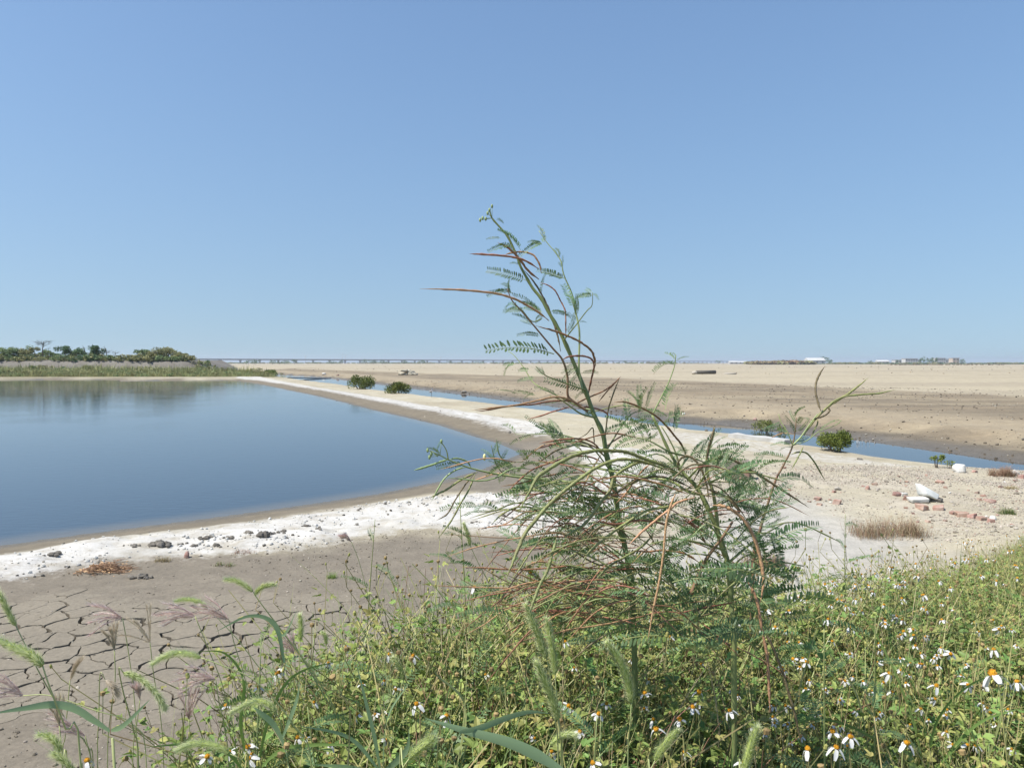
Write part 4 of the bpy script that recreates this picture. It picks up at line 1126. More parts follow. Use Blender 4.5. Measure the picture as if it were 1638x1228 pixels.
# the long arched leaf at the skyline
b0, b1 = at(886, 566, YA), at(779, 561, YA - .05)
put_leaf(A, b0, b1 + Vector((0, 0, .012)), up=(-.1, -.8, .8), lib=[LEAF[0]])
for (x, y) in ((783, 336), (787, 330), (780, 341), (772, 349), (777, 350), (768, 352), (684, 720), (690, 726), (687, 731), (706, 706)):
    b = MB(); p = at(x, y, YA - (.12 if x < 720 else 0)); b.ellipsoid(p, (.0022, .0022, .004), 6, 4); b.tube([p, at(787 if x > 760 else 704, 349 if x > 760 else 728, YA - (.12 if x < 720 else 0))], .0005, 3); child('bud', b, [M['pod_lime']], A)
b = MB(); p = at(775, 731, YA - .08); b.ellipsoid(p, (.003, .003, .006), 7, 5); child('flower', b, [mat('pale_yellow_flower', (.8, .75, .35), None, 20, .6)], A)

# --- second plant, right of it
YB = 1.16
baseB = Vector((at(1178, 1060, YB).x, YB, gz(at(1178, 1060, YB).x, YB) - .02))
B = root('legume_shrub', baseB, 'wide feathery legume shrub right of the tallest one, with big arching green pods', 'shrub')
P = crom([baseB] + px3([(1174, 1035), (1170, 977), (1166, 910), (1152, 861), (1134, 816), (1115, 780), (1101, 765), (1087, 749), (1071, 723), (1053, 684), (1043, 664)], YB, YB + .05), 3)
b = MB(); b.tube(P, [.0048 * (1 - .66 * (i / len(P)) ** 1.2) * (1.2 if i % 4 == 0 else 1) for i in range(len(P))], 7); child('stem', b, [M['stem']], B)
twig(B, [(1043, 664), (1057, 637), (1069, 613), (1079, 585), (1081, 568)], YB + .05, YB + .05, .0013, .0007, M['stem_pale'])
twig(B, [(1088, 748), (1080, 722), (1068, 698), (1058, 682)], YB + .04, YB + .05, .0015, .0008, M['stem'])
twig(B, [(1160, 890), (1150, 860), (1146, 822), (1140, 785), (1133, 765), (1130, 735), (1140, 700), (1143, 684)], YB, YB + .03, .0036, .0012, M['pod_green'])
twig(B, [(1105, 950), (1115, 927), (1129, 895), (1152, 864), (1172, 834)], YB - .03, YB - .02, .0034, .0018, M['stem_red'])
twig(B, [(1118, 790), (1100, 786), (1075, 770), (1045, 765), (1010, 760), (960, 750), (920, 745)], YB, YB + .05, .0026, .0012, M['stem'])
twig(B, [(1165, 900), (1200, 870), (1230, 850), (1255, 836)], YB, YB + .12, .0022, .001, M['stem'])
twig(B, [(1168, 930), (1205, 915), (1250, 900), (1285, 905)], YB, YB + .08, .002, .001, M['stem'])
twig(B, [(1160, 880), (1120, 868), (1080, 862), (1040, 870)], YB, YB - .08, .002, .001, M['stem'])
pods(B, [
 ('pod_green', .0034, YB, YB - .12, [(1112, 772), (1070, 748), (1030, 733), (1003, 723), (985, 721), (960, 720), (932, 724), (905, 734), (878, 750), (860, 763), (845, 790), (828, 822)]),
 ('pod_green', .0031, YB, YB - .15, [(1085, 758), (1040, 742), (1000, 734), (965, 742), (935, 760), (906, 782), (882, 803), (861, 826), (840, 853), (828, 880), (818, 905), (808, 928)]),
 ('pod_green', .0030, YB, YB - .08, [(1040, 735), (1015, 742), (985, 760), (975, 785), (960, 805), (938, 835), (920, 848), (898, 862)]),
 ('pod_green', .0025, YB - .1, YB - .14, [(890, 862), (885, 880), (876, 911), (861, 941), (852, 966), (840, 998)]),
 ('pod_green', .0026, YB, YB - .08, [(1085, 795), (1072, 809), (1036, 816), (1000, 837), (975, 855), (945, 880), (930, 902)]),
 ('pod_green', .0022, YB, YB - .06, [(1045, 855), (1025, 875), (1000, 890), (975, 905), (950, 930)]),
 ('pod_brown', .0022, YB + .01, YB + .01, [(1128, 757), (1131, 735), (1134, 713), (1140, 695), (1142, 682)]),
 ('pod_brown', .0027, YB, YB + .02, [(1110, 768), (1120, 750), (1133, 737), (1150, 732), (1167, 733), (1187, 743), (1207, 755), (1240, 776), (1272, 797), (1295, 812)]),
 ('pod_brown', .0022, YB, YB - .02, [(1128, 780), (1142, 786), (1160, 795), (1174, 806), (1182, 818), (1179, 826)]),
 ('pod_tan', .0031, YB - .04, YB - .08, [(1140, 808), (1155, 809), (1174, 817), (1193, 835), (1206, 859), (1217, 896), (1221, 932), (1216, 964)]),
 ('pod_tan', .0025, YB - .06, YB - .10, [(1196, 930), (1210, 958), (1219, 1008), (1227, 1050), (1230, 1100), (1232, 1142)]),
 ('pod_brown', .0023, YB - .1, YB - .13, [(1222, 1010), (1234, 1030), (1250, 1070), (1262, 1110), (1272, 1145), (1283, 1196)]),
 ('pod_tan', .0019, YB - .1, YB - .13, [(1080, 790), (1074, 805), (1066, 835), (1061, 887), (1054, 932), (1045, 975), (1035, 1030)]),
 ('pod_brown', .0021, YB - .01, YB - .03, [(1084, 752), (1086, 737), (1097, 729), (1110, 734), (1122, 751), (1130, 774), (1134, 802)]),
 ('pod_red', .0020, YB + .06, YB, [(1100, 733), (1090, 711), (1079, 697), (1064, 679), (1046, 663), (1021, 650), (1000, 643), (982, 643)]),
 ('pod_tan', .0022, YB - .05, YB - .1, [(1112, 795), (1085, 803), (1070, 815), (1045, 835), (1025, 852), (1005, 872)]),
 ('pod_red', .0020, YB, YB - .06, [(1075, 842), (1050, 835), (1020, 832), (985, 838), (955, 832)]),
 ('pod_red', .0019, YB + .02, YB - .03, [(1120, 900), (1095, 885), (1060, 880), (1035, 882), (1012, 880)]),
 ('pod_red', .0019, YB + .02, YB - .02, [(1130, 870), (1118, 850), (1105, 838), (1092, 830)]),
 ('pod_brown', .0019, YB + .02, YB - .05, [(1105, 780), (1080, 768), (1050, 762), (1020, 768), (1000, 778), (985, 792)]),
 ('pod_red', .0017, YB + .05, YB + .03, [(1040, 742), (1028, 752), (1014, 770), (1000, 790), (985, 805)]),
 ('pod_red', .0017, YB - .05, YB - .1, [(1100, 790), (1060, 775), (1020, 765), (985, 762), (960, 770)]),
])
for a in [((1079, 583), (1046, 586)), ((1079, 575), (1064, 564)), ((1082, 577), (1101, 569)), ((1080, 572), (1078, 561)), ((1022, 655), (1010, 622)), ((1024, 654), (1022, 612)), ((1026, 656), (1034, 620)), ((1044, 662), (1028, 650)), ((1064, 655), (1078, 606)), ((1062, 640), (1072, 612)),
          ((1078, 690), (1086, 642)), ((1072, 680), (1064, 650)), ((1083, 684), (1075, 652)), ((1055, 684), (1002, 690)), ((1052, 682), (1012, 672)), ((1052, 690), (1020, 702)), ((1074, 728), (1028, 722)), ((1085, 745), (1040, 752)), ((1092, 755), (1055, 775)), ((1100, 766), (1062, 758)), ((1090, 745), (1098, 722)),
          ((1105, 735), (1122, 700)), ((1096, 728), (1082, 708)), ((1128, 745), (1108, 742)), ((1140, 750), (1156, 738)), ((1140, 790), (1160, 790)), ((1118, 795), (1102, 868)), ((1125, 800), (1112, 862)), ((1110, 790), (1128, 868)), ((1128, 812), (1138, 868)), ((1180, 832), (1236, 905)), ((1176, 840), (1212, 884)),
          ((1228, 850), (1262, 905)), ((1170, 930), (1250, 945)), ((1175, 945), (1262, 938)), ((1168, 965), (1240, 982)), ((1172, 980), (1232, 968)), ((1160, 880), (1205, 850)), ((1150, 862), (1185, 838)), ((1150, 880), (1185, 885)), ((1045, 815), (1000, 800)), ((1040, 820), (985, 835)), ((1060, 830), (1105, 838)),
          ((1055, 905), (1005, 890)), ((1060, 895), (1090, 945)), ((1075, 905), (1100, 955)), ((1150, 905), (1130, 945)), ((1145, 900), (1110, 905)), ((1170, 1000), (1120, 1010)), ((1172, 1010), (1225, 1030)), ((1165, 990), (1115, 975)), ((1160, 1030), (1110, 1045)), ((1120, 870), (1155, 895)), ((1100, 860), (1085, 900))]:
    d0 = YB + R.uniform(-.05, .04); put_leaf(B, at(*a[0], d0), at(*a[1], d0 + R.uniform(-.07, .07)), up=(R.gauss(0, .6), R.gauss(-.6, .5), R.gauss(.7, .4)), lib=LEAFY + LEAF[:3] if a[0][1] < 680 else None)
# lower, crowded part of both plants: leaves and a bundle of dry red pods
def crowd(parent, n, x0, x1, y0, y1, Y, seed, ln=(55, 120)):
    rr = random.Random(seed)
    for k in range(n):
        x, y = rr.uniform(x0, x1), y0 + (y1 - y0) * rr.random() ** .8
        a = rr.uniform(-3.4, .4); l = rr.uniform(*ln)
        d = Y + rr.uniform(-.12, .16)
        put_leaf(parent, at(x, y, d), at(x + math.cos(a) * l, y + math.sin(a) * l * .6, d + rr.uniform(-.08, .08)), up=(rr.gauss(0, .5), rr.gauss(-.4, .5), 1), lib=LEAF)
crowd(A, 86, 820, 1070, 760, 1030, YA, 91, (50, 95)); crowd(B, 70, 1030, 1245, 790, 1040, YB, 92, (60, 120))
crowd(A, 10, 700, 830, 800, 960, YA, 96, (45, 85))
rr = random.Random(93)
for k in range(95):
    x, y = rr.uniform(900, 1085), rr.uniform(800, 1010)
    l = rr.uniform(70, 235); s = rr.uniform(-.35, .55); bend = rr.uniform(-42, 12)
    sg = -1 if rr.random() < .14 else 1
    pts = [(x - sg * l * t, y + l * s * t * t + bend * math.sin(math.pi * min(1, t * 1.1))) for t in (0, .2, .4, .6, .8, 1)]
    d = YA + rr.uniform(-.14, .12)
    child('pod', pod_mb(px3(pts, d, d - rr.uniform(-.05, .12)), rr.uniform(.0010, .0017)), [M[rr.choice(['pod_red', 'pod_red', 'pod_tan', 'pod_brown', 'dry_red', 'pod_green'])]], A)
for k in range(80):
    x, y = rr.uniform(860, 1200), rr.uniform(770, 1020)
    l = rr.uniform(70, 190); a = rr.uniform(-.9, .9) + (math.pi if rr.random() < .6 else 0)
    dx, dy = math.cos(a) * l, math.sin(a) * l * .8
    pts = [(x + dx * t, y + dy * t - 18 * math.sin(math.pi * t)) for t in (0, .3, .6, 1)]
    d = YB + rr.uniform(-.1, .12)
    child('pod', pod_mb(px3(pts, d, d + rr.uniform(-.08, .08)), rr.uniform(.0009, .0016)), [M[rr.choice(['pod_red', 'pod_green', 'pod_green', 'stem', 'pod_brown'])]], B)

# side branches with their own leaves and a few thin pods: the tangle of the middle part
def side_branch(parent, a, b, Y, seed, n=6, m='stem', ln=(34, 62), young=False):
    rr = random.Random(seed); d1 = Y + rr.uniform(-.14, .14)
    mid = ((a[0] + b[0]) / 2 + rr.uniform(-10, 10), (a[1] + b[1]) / 2 - rr.uniform(4, 26))
    pts = [a, mid, b]; twig(parent, pts, Y, d1, .0017, .0006, M[m])
    for k in range(n):
        t = .25 + .75 * (k + 1) / n; x = (1 - t) ** 2 * a[0] + 2 * t * (1 - t) * mid[0] + t * t * b[0]; y = (1 - t) ** 2 * a[1] + 2 * t * (1 - t) * mid[1] + t * t * b[1]
        an = math.atan2(b[1] - a[1], b[0] - a[0]) + (1 if k % 2 else -1) * rr.uniform(.3, 1.1); l = rr.uniform(*ln); dd = Y + (d1 - Y) * t
        put_leaf(parent, at(x, y, dd), at(x + math.cos(an) * l, y + math.sin(an) * l * .8, dd + rr.uniform(-.05, .05)), up=(rr.gauss(0, .5), rr.gauss(-.7, .5), .8), lib=LEAFY if young else None)
    if rr.random() < .6:
        l = rr.uniform(70, 130) * (-1 if b[0] < a[0] or rr.random() < .5 else 1)
        child('pod', pod_mb(px3([b, (b[0] + l * .4, b[1] - 6), (b[0] + l, b[1] + rr.uniform(0, 30))], d1, d1 + rr.uniform(-.05, .05)), rr.uniform(.0011, .0016)), [M[rr.choice(['pod_red', 'pod_green', 'pod_tan'])]], parent)
rr = random.Random(97)
SA = [(969, 722), (976, 752), (982, 790), (990, 829), (998, 868), (1004, 905), (1010, 950)]
SB = [(1071, 723), (1087, 749), (1101, 765), (1115, 780), (1134, 816), (1152, 861), (1166, 910), (1170, 960)]
for k in range(20):
    s = SA[k % len(SA)]; q = -1 if rr.random() < .62 else 1
    side_branch(A, s, (s[0] + q * rr.uniform(55, 165), s[1] + rr.uniform(-70, 45)), YA, 2200 + k, rr.randint(4, 7), rr.choice(['stem', 'stem_red', 'stem_pale']), young=rr.random() < .25)
for k in range(14):
    s = SB[k % len(SB)]; q = -1 if rr.random() < .5 else 1
    side_branch(B, s, (s[0] + q * rr.uniform(40, 95), s[1] + rr.uniform(-40, 45)), YB, 2300 + k, rr.randint(4, 7), rr.choice(['stem', 'stem', 'stem_pale']), (38, 70), young=rr.random() < .3)

# --- thin plant in front of the concrete block
YC = 1.75
bx = at(1196, 925, YC); baseC = Vector((bx.x, YC, gz(bx.x, YC) - .02))
Cp = root('legume_shrub', baseC, 'slender reddish legume sapling with upright split pods in front of the round mangrove bush', 'shrub')
P = crom([baseC] + px3([(1206, 890), (1215, 850), (1225, 816), (1241, 767), (1249, 752), (1262, 727), (1268, 712), (1272, 690), (1274, 668)], YC, YC + .04), 3)
b = MB(); b.tube(P, [.0042 * (1 - .75 * i / len(P)) for i in range(len(P))], 6); child('stem', b, [M['stem_red']], Cp)
twig(Cp, [(1268, 712), (1280, 700), (1290, 686), (1300, 672), (1308, 662)], YC, YC, .0022, .0012, M['stem_pale'])
twig(Cp, [(1268, 712), (1259, 690), (1250, 676), (1245, 662)], YC, YC + .03, .0014, .0008, M['stem'])
twig(Cp, [(1268, 712), (1290, 705), (1310, 690), (1336, 680), (1346, 672)], YC, YC + .05, .0014, .0008, M['stem_pale'])
pods(Cp, [
 ('pod_brown', .0030, YC, YC + .05, [(1313, 657), (1309, 645), (1305, 628), (1305, 615), (1310, 600), (1320, 585)]),
 ('pod_green', .0033, YC, YC + .04, [(1286, 697), (1296, 680), (1310, 664), (1325, 650), (1340, 640), (1356, 630), (1372, 618), (1389, 604)]),
 ('pod_green', .0026, YC, YC + .05, [(1322, 652), (1335, 641), (1352, 634), (1377, 631), (1405, 629), (1433, 623)]),
 ('pod_brown', .0024, YC, YC + .02, [(1298, 672), (1309, 668), (1320, 664), (1327, 657), (1324, 652), (1316, 656)]),
 ('pod_green', .0023, YC, YC + .03, [(1266, 727), (1276, 723), (1289, 724), (1300, 735), (1311, 753), (1320, 769)]),
 ('pod_green', .0018, YC, YC - .02, [(1285, 714), (1280, 725), (1274, 736), (1266, 751)]),
 ('pod_green', .0019, YC, YC + .02, [(1297, 699), (1304, 685), (1308, 676), (1306, 668)]),
 ('pod_tan', .0015, YC, YC + .04, [(1270, 694), (1252, 693), (1240, 697), (1234, 700)]),
])
for a in [((1241, 767), (1310, 757)), ((1258, 733), (1206, 726)), ((1266, 712), (1234, 704)), ((1268, 705), (1300, 700)), ((1264, 700), (1240, 680)), ((1272, 694), (1256, 665)), ((1275, 690), (1296, 670)), ((1274, 676), (1262, 655)), ((1276, 680), (1290, 655)), ((1250, 676), (1222, 688)), ((1310, 690), (1340, 668)),
          ((1268, 716), (1248, 716)), ((1272, 668), (1284, 648)), ((1226, 815), (1202, 806)), ((1224, 822), (1246, 810)), ((1215, 850), (1240, 835)), ((1212, 860), (1190, 845)), ((1208, 880), (1240, 870)), ((1206, 890), (1180, 880)), ((1205, 895), (1232, 905))]:
    d0 = YC + R.uniform(-.03, .04); put_leaf(Cp, at(*a[0], d0), at(*a[1], d0 + R.uniform(-.06, .06)), up=(R.gauss(0, .5), R.gauss(-.6, .5), R.gauss(.7, .3)))

# --- smaller saplings of the same kind among the herbs
def sapling(px, py, y, top, lab, leaves, seed, pale=False):
    bp = at(px, py, y); base = Vector((bp.x, y, gz(bp.x, y) - .02)); rr = random.Random(seed)
    r_ = root('legume_sapling', base, lab, 'sapling', 'small feathery saplings')
    t = at(top[0], top[1], y); mid = base.lerp(t, .5) + Vector((rr.uniform(-.02, .02), 0, 0))
    P = crom([base, mid, t], 5); b = MB(); b.tube(P, list(np.linspace(.0028, .0008, len(P))), 5); child('stem', b, [M['stem_pale' if pale else 'stem']], r_)
    for k in range(leaves):
        f = .35 + .65 * k / leaves; s = base.lerp(mid, f * 2) if f < .5 else mid.lerp(t, f * 2 - 1)
        a = k * 2.4 + rr.uniform(-.4, .4); l = rr.uniform(.06, .10)
        put_leaf(r_, s, s + Vector((math.cos(a) * l, math.sin(a) * l, l * rr.uniform(-.1, .5))), up=(rr.gauss(0, .3), -.3, 1), lib=(LEAFY if pale else LEAF))
for a in ((430, 1150, 1.25, (418, 1015), 'pale feathery sapling standing at the edge of the cracked mud', 12, 1, True), (500, 1228, 1.1, (492, 1130), 'feathery sapling in the herbs under the upright foxtail', 9, 2, False), (950, 1240, 1.0, (955, 1145), 'dark feathery sapling at the bottom edge below the paired foxtails', 10, 3, False),
          (1365, 935, 2.3, (1352, 822), 'feathery sapling in front of the brown dry tuft', 9, 4, False), (1228, 920, 2.0, (1222, 870), 'little feathery sapling on the pale silt behind the wide shrub', 7, 5, False), (740, 1000, 1.6, (735, 790), 'thin feathery sapling over the white crust left of the tallest shrub', 9, 6, False),
          (1420, 1150, 1.15, (1400, 985), 'feathery sapling among the daisies right of the wide shrub', 10, 7, False), (585, 950, 1.9, (600, 830), 'thin feathery sapling reaching up to the white crust', 7, 8, False), (1330, 1130, 1.1, (1318, 1005), 'feathery sapling just right of the orange hanging pods', 10, 9, False)):
    sapling(*a)

# ------------------------------------------------------------------ herb mat (stuff)
def leaflet(b, p, d, up, L_, w, mi=0):
    s = d.cross(up).normalized(); n = s.cross(d).normalized()
    b.add([p, p + d * L_ * .3 - s * w * .9 + n * w * .25, p + d * L_ * .68 - s * w * .7 + n * w * .2 - n * L_ * .03, p + d * L_ - n * L_ * .15, p + d * L_ * .68 + s * w * .7 + n * w * .2 - n * L_ * .03, p + d * L_ * .3 + s * w * .9 + n * w * .25, p + d * L_ * .5 - n * L_ * .02],
          [(0, 1, 6), (1, 2, 6), (2, 3, 6), (3, 4, 6), (4, 5, 6), (5, 0, 6)], mi)
def herb(seed, h=.30, lf=26, yel=.12, buds=4, stems=4, size=.018):
    rr = random.Random(seed); b = MB()
    for s in range(stems):
        a = rr.uniform(0, 6.28); ln = rr.uniform(.2, 1.05); H = h * rr.uniform(.7, 1.05)
        e = Vector((math.cos(a) * ln * H, math.sin(a) * ln * H, H)); m = e * .5 + Vector((rr.uniform(-.03, .03), rr.uniform(-.03, .03), .03))
        P = crom([Vector((0, 0, 0)), m, e], 3); b.tube(P, list(np.linspace(.0016, .0008, len(P))), 3, 1, cap=False)
        for k in range(lf // stems):
            t = .25 + .75 * (k + rr.random()) / (lf // stems); p = P[min(len(P) - 1, int(t * (len(P) - 1)))]
            aa = rr.uniform(0, 6.28); d = Vector((math.cos(aa), math.sin(aa), rr.uniform(-.2, .6))).normalized()
            up = Vector((rr.gauss(0, .35), rr.gauss(0, .35), 1)).normalized(); q = p + d * rr.uniform(.01, .03)
            mi = 2 if rr.random() < yel else 0; S = size * rr.uniform(.6, 1.25)
            leaflet(b, q, d, up, S, S * .25, mi)
            if rr.random() < .65:
                for sg in (-1, 1):
                    d2 = (Matrix.Rotation(sg * rr.uniform(.8, 1.2), 3, up) @ d); leaflet(b, q, d2, up, S * .7, S * .22, mi)
        if s < buds:
            for q in range(rr.choice((0, 0, 1, 1, 2))):
                dd = Vector((rr.uniform(-.4, .4), rr.uniform(-.4, .4), 1)).normalized() * rr.uniform(.02, .06); tp = P[-1] + dd
                b.tube([P[-1], tp], .0006, 3, 1, cap=False)
                k = rr.random(); b.ellipsoid(tp, (.0024, .0024, .0040) if k < .6 else (.0038, .0038, .0036), 6, 3, 3 if k < .72 else 4 if k < .95 else 5, jit=.15, rnd=rr)
    return b.mesh('herb', [M['herb'], M['herb_stem'], M['herb_yel'], M['bud'], M['seed'], M['disc']], smooth=False)
def tangle(seed, m, n=9, L_=.3):
    rr = random.Random(seed); b = MB()
    for k in range(n):
        a = rr.uniform(0, 6.28); s = Vector((rr.uniform(-.06, .06), rr.uniform(-.06, .06), rr.uniform(0, .08)))
        e = s + Vector((math.cos(a) * L_ * rr.uniform(.3, .8), math.sin(a) * L_ * rr.uniform(.3, .8), rr.uniform(.05, 1) * L_))
        b.tube(crom([s, s.lerp(e, .5) + Vector((rr.uniform(-.03, .03), rr.uniform(-.03, .03), .02)), e], 2), [.0013, .0012, .0010, .0008, .0006], 3, cap=False)
    return b.mesh('tangle', [m])
def feather_tuft(seed):
    """a few feathery leaves joined: low legume growth between the herbs"""
    rr = random.Random(seed); b = MB()
    for k in range(6):
        src = LEAF[rr.randrange(len(LEAF))]; a = rr.uniform(0, 6.28); l = rr.uniform(.07, .12); z = rr.uniform(.08, .26)
        mt = Matrix.Translation((rr.uniform(-.03, .03), rr.uniform(-.03, .03), z)) @ Matrix.Rotation(a, 4, 'Z') @ Matrix.Rotation(-rr.uniform(-.2, .8), 4, 'Y') @ Matrix.Rotation(rr.uniform(-.6, .6), 4, 'X') @ Matrix.Scale(l, 4)
        b.add([mt @ v.co for v in src.vertices], [tuple(p.vertices) for p in src.polygons])
    return b.mesh('feather_tuft', [M['leaf']], smooth=False)
def in_mat(n, seed, ylo=.42):
    rs = np.random.RandomState(seed)
    x = rs.uniform(-1.6, 6.5, n * 6); y = ylo + rs.power(1.15, n * 6) * 7.2
    e = bank_edge(x) + .75 + .5 * np.clip(x - 1, 0, 4) * .5
    dens = sstep(.15, -.45, y - e) * sstep(-.72, -.32, x + .10 * (y - 1.3)) * (.55 + .45 * sstep(.35, .55, fbm(x * 1.6, y * 1.6, 601)))
    vis = np.abs(x) < y * .95 + .5
    ok = (rs.uniform(0, 1, len(x)) < dens) & vis & (np.hypot(x, y - 0) > .5)
    return x[ok][:n], y[ok][:n]
def mat_scatter(name, meshes, n, seed, label, smin, smax, weights=None, ylo=.42, filt=None):
    x, y = in_mat(n, seed, ylo)
    if filt is not None:
        k = filt(x, y); x, y = x[k], y[k]
    rs = np.random.RandomState(seed + 1); n = len(x)
    s = rs.uniform(smin, smax, n) * np.interp(x, [-1.2, -.45, 0, 1.2, 3], [.65, 1.05, 1.08, .9, .7])
    s *= np.interp(y - bank_edge(x), [-.3, .4, 1.2], [1, .95, .6])
    s *= np.interp(y, [.5, .9], [.55, 1])
    z = ground_z(x, y) - .01
    scatter(name, meshes, np.stack([x, y, z], 1), np.stack([rs.normal(0, .18, n), rs.normal(0, .18, n), rs.uniform(0, 6.28, n)], 1), np.stack([s, s, s], 1), rs.choice(len(meshes), n, p=weights), label)
mat_scatter('herb_mat', [herb(s, .31, 64, .16 + .1 * (s % 3), 5) for s in range(8)], 4300, 611, 'dense green herb mat with buds on the near bank', .8, 1.3)
mat_scatter('low_herbs', [herb(20 + s, .16, 40, .12, 1, 5, .020) for s in range(4)], 4200, 615, 'low leafy herbs filling the near bank', .8, 1.3)
mat_scatter('thin_grass', [blade_tuft('thin_grass', M['grass'], s, 9, .46, .07, .0022, .75, 4) for s in range(30, 35)] + [blade_tuft('thin_grass', M['dry'], s, 8, .44, .05, .0013, .7, 4) for s in (36, 37)] + [blade_tuft('thin_grass', M['grass_stem'], s, 9, .48, .06, .0015, .75, 4) for s in (38, 39)], 6000, 612, 'thin grass growing through the herb mat', .6, 1.1, weights=[.09, .09, .09, .09, .09, .13, .10, .16, .16])
mat_scatter('feathery_growth', [feather_tuft(s) for s in range(5)], 220, 613, 'low feathery legume leaves between the herbs', .8, 1.2, filt=lambda x, y: (y < 2.2))
mat_scatter('dry_tangle', [tangle(s, M['dry_red']) for s in (1, 2)] + [tangle(3, M['dry']), tangle(4, M['pod_red'], 7, .26)], 1500, 614, 'dead reddish stalks tangled in the herb mat', .7, 1.25, filt=lambda x, y: (NR.uniform(0, 1, len(x)) < .30 + .7 * np.exp(-((x - .3) / .35) ** 2)))

# ------------------------------------------------------------------ daisies standing out of the mat
def daisy_meshes(seed, droop, npet):
    rr = random.Random(seed)
    d = MB(); d.ellipsoid((0, 0, .0035), (.0052, .0052, .0045), 10, 6, jit=.10, rnd=rr)
    for k in range(40):
        a, e = rr.uniform(0, 6.28), rr.uniform(.1, 1.45)
        p = Vector((math.cos(a) * math.cos(e) * .005, math.sin(a) * math.cos(e) * .005, .0035 + math.sin(e) * .0045)); q = (p - Vector((0, 0, .001))).normalized()
        s = q.orthogonal().normalized() * .0006
        d.add([p - s, p + s, p + q * .0018], [(0, 1, 2)])
    c = MB(); c.ellipsoid((0, 0, -.001), (.0040, .0040, .0040), 8, 4)
    for k in range(7):
        a = k * .9; o = Vector((math.cos(a), math.sin(a), 0)); c.ribbon([o * .002 + Vector((0, 0, -.003)), o * .006 + Vector((0, 0, -.004)), o * .008 + Vector((0, 0, -.007))], [.0012, .0014, .0003], o.cross(Vector((0, 0, 1))))
    p = MB()
    P = [Vector((.003, 0, .001)), Vector((.007, 0, .0012 - droop * .001)), Vector((.011, 0, -droop * .0035)), Vector((.0145, 0, -droop * .007))]
    p.ribbon(P, [.0014, .0036, .0043, .0024], (0, 1, 0), .25)
    p.add([P[-1] + Vector((0, -.003, .0002)), P[-1] + Vector((.0012, -.0015, -.0006)), P[-1]], [(0, 1, 2)]); p.add([P[-1] + Vector((0, .003, .0002)), P[-1], P[-1] + Vector((.0012, .0015, -.0006))], [(0, 1, 2)])
    return d.mesh('disc', [M['disc']], True), c.mesh('calyx', [M['bud']], True), p.mesh('petal', [M['petal']], True)
DAISY = [(daisy_meshes(s, dr, 5), n) for s, dr, n in ((1, 1.6, 5), (2, .7, 5), (3, 2.4, 5), (4, 1.2, 4), (5, 2.0, 3))]
def daisy(pos, label, group, tilt, seed, which, far=False, small=1.0):
    rr = random.Random(seed)
    gx_, gy_ = pos.x + rr.uniform(-.05, .05), pos.y + rr.uniform(-.02, .06)
    base = Vector((gx_, gy_, min(gz(gx_, gy_), pos.z - .05)))
    (dm, cm, pm), n = DAISY[which]
    rot = Euler((rr.gauss(tilt, .25), rr.gauss(0, .3), rr.uniform(0, 6.28))).to_matrix()
    r_ = root('daisy', base, label, 'flower', group)
    st = MB(); h = pos.z - base.z
    down = rot @ Vector((0, 0, -1))
    st.tube(crom([base, base.lerp(pos, .6) + Vector((rr.uniform(-.015, .015), rr.uniform(-.01, .01), 0)), pos + down * .02, pos + down * .003], 2 if far else 4), .0009, 3 if far else 5)
    child('stem', st, [M['herb_stem']], r_)
    def part(nm, me, m3):
        o = bpy.data.objects.new(nm, me); COL.objects.link(o); o.parent = r_
        m = (m3 * small).to_4x4(); m.translation = pos - base; o.matrix_local = m
    part('disc', dm, rot)
    part('calyx', cm, rot)
    if n == 0: return
    for k in range(n):
        a = 6.283 * (k + rr.uniform(-.12, .12)) / max(n, 5 if n > 3 else 4)
        part('petal', pm, rot @ Matrix.Rotation(a, 3, 'Z') @ Matrix.Rotation(rr.gauss(0, .15), 3, 'Y'))
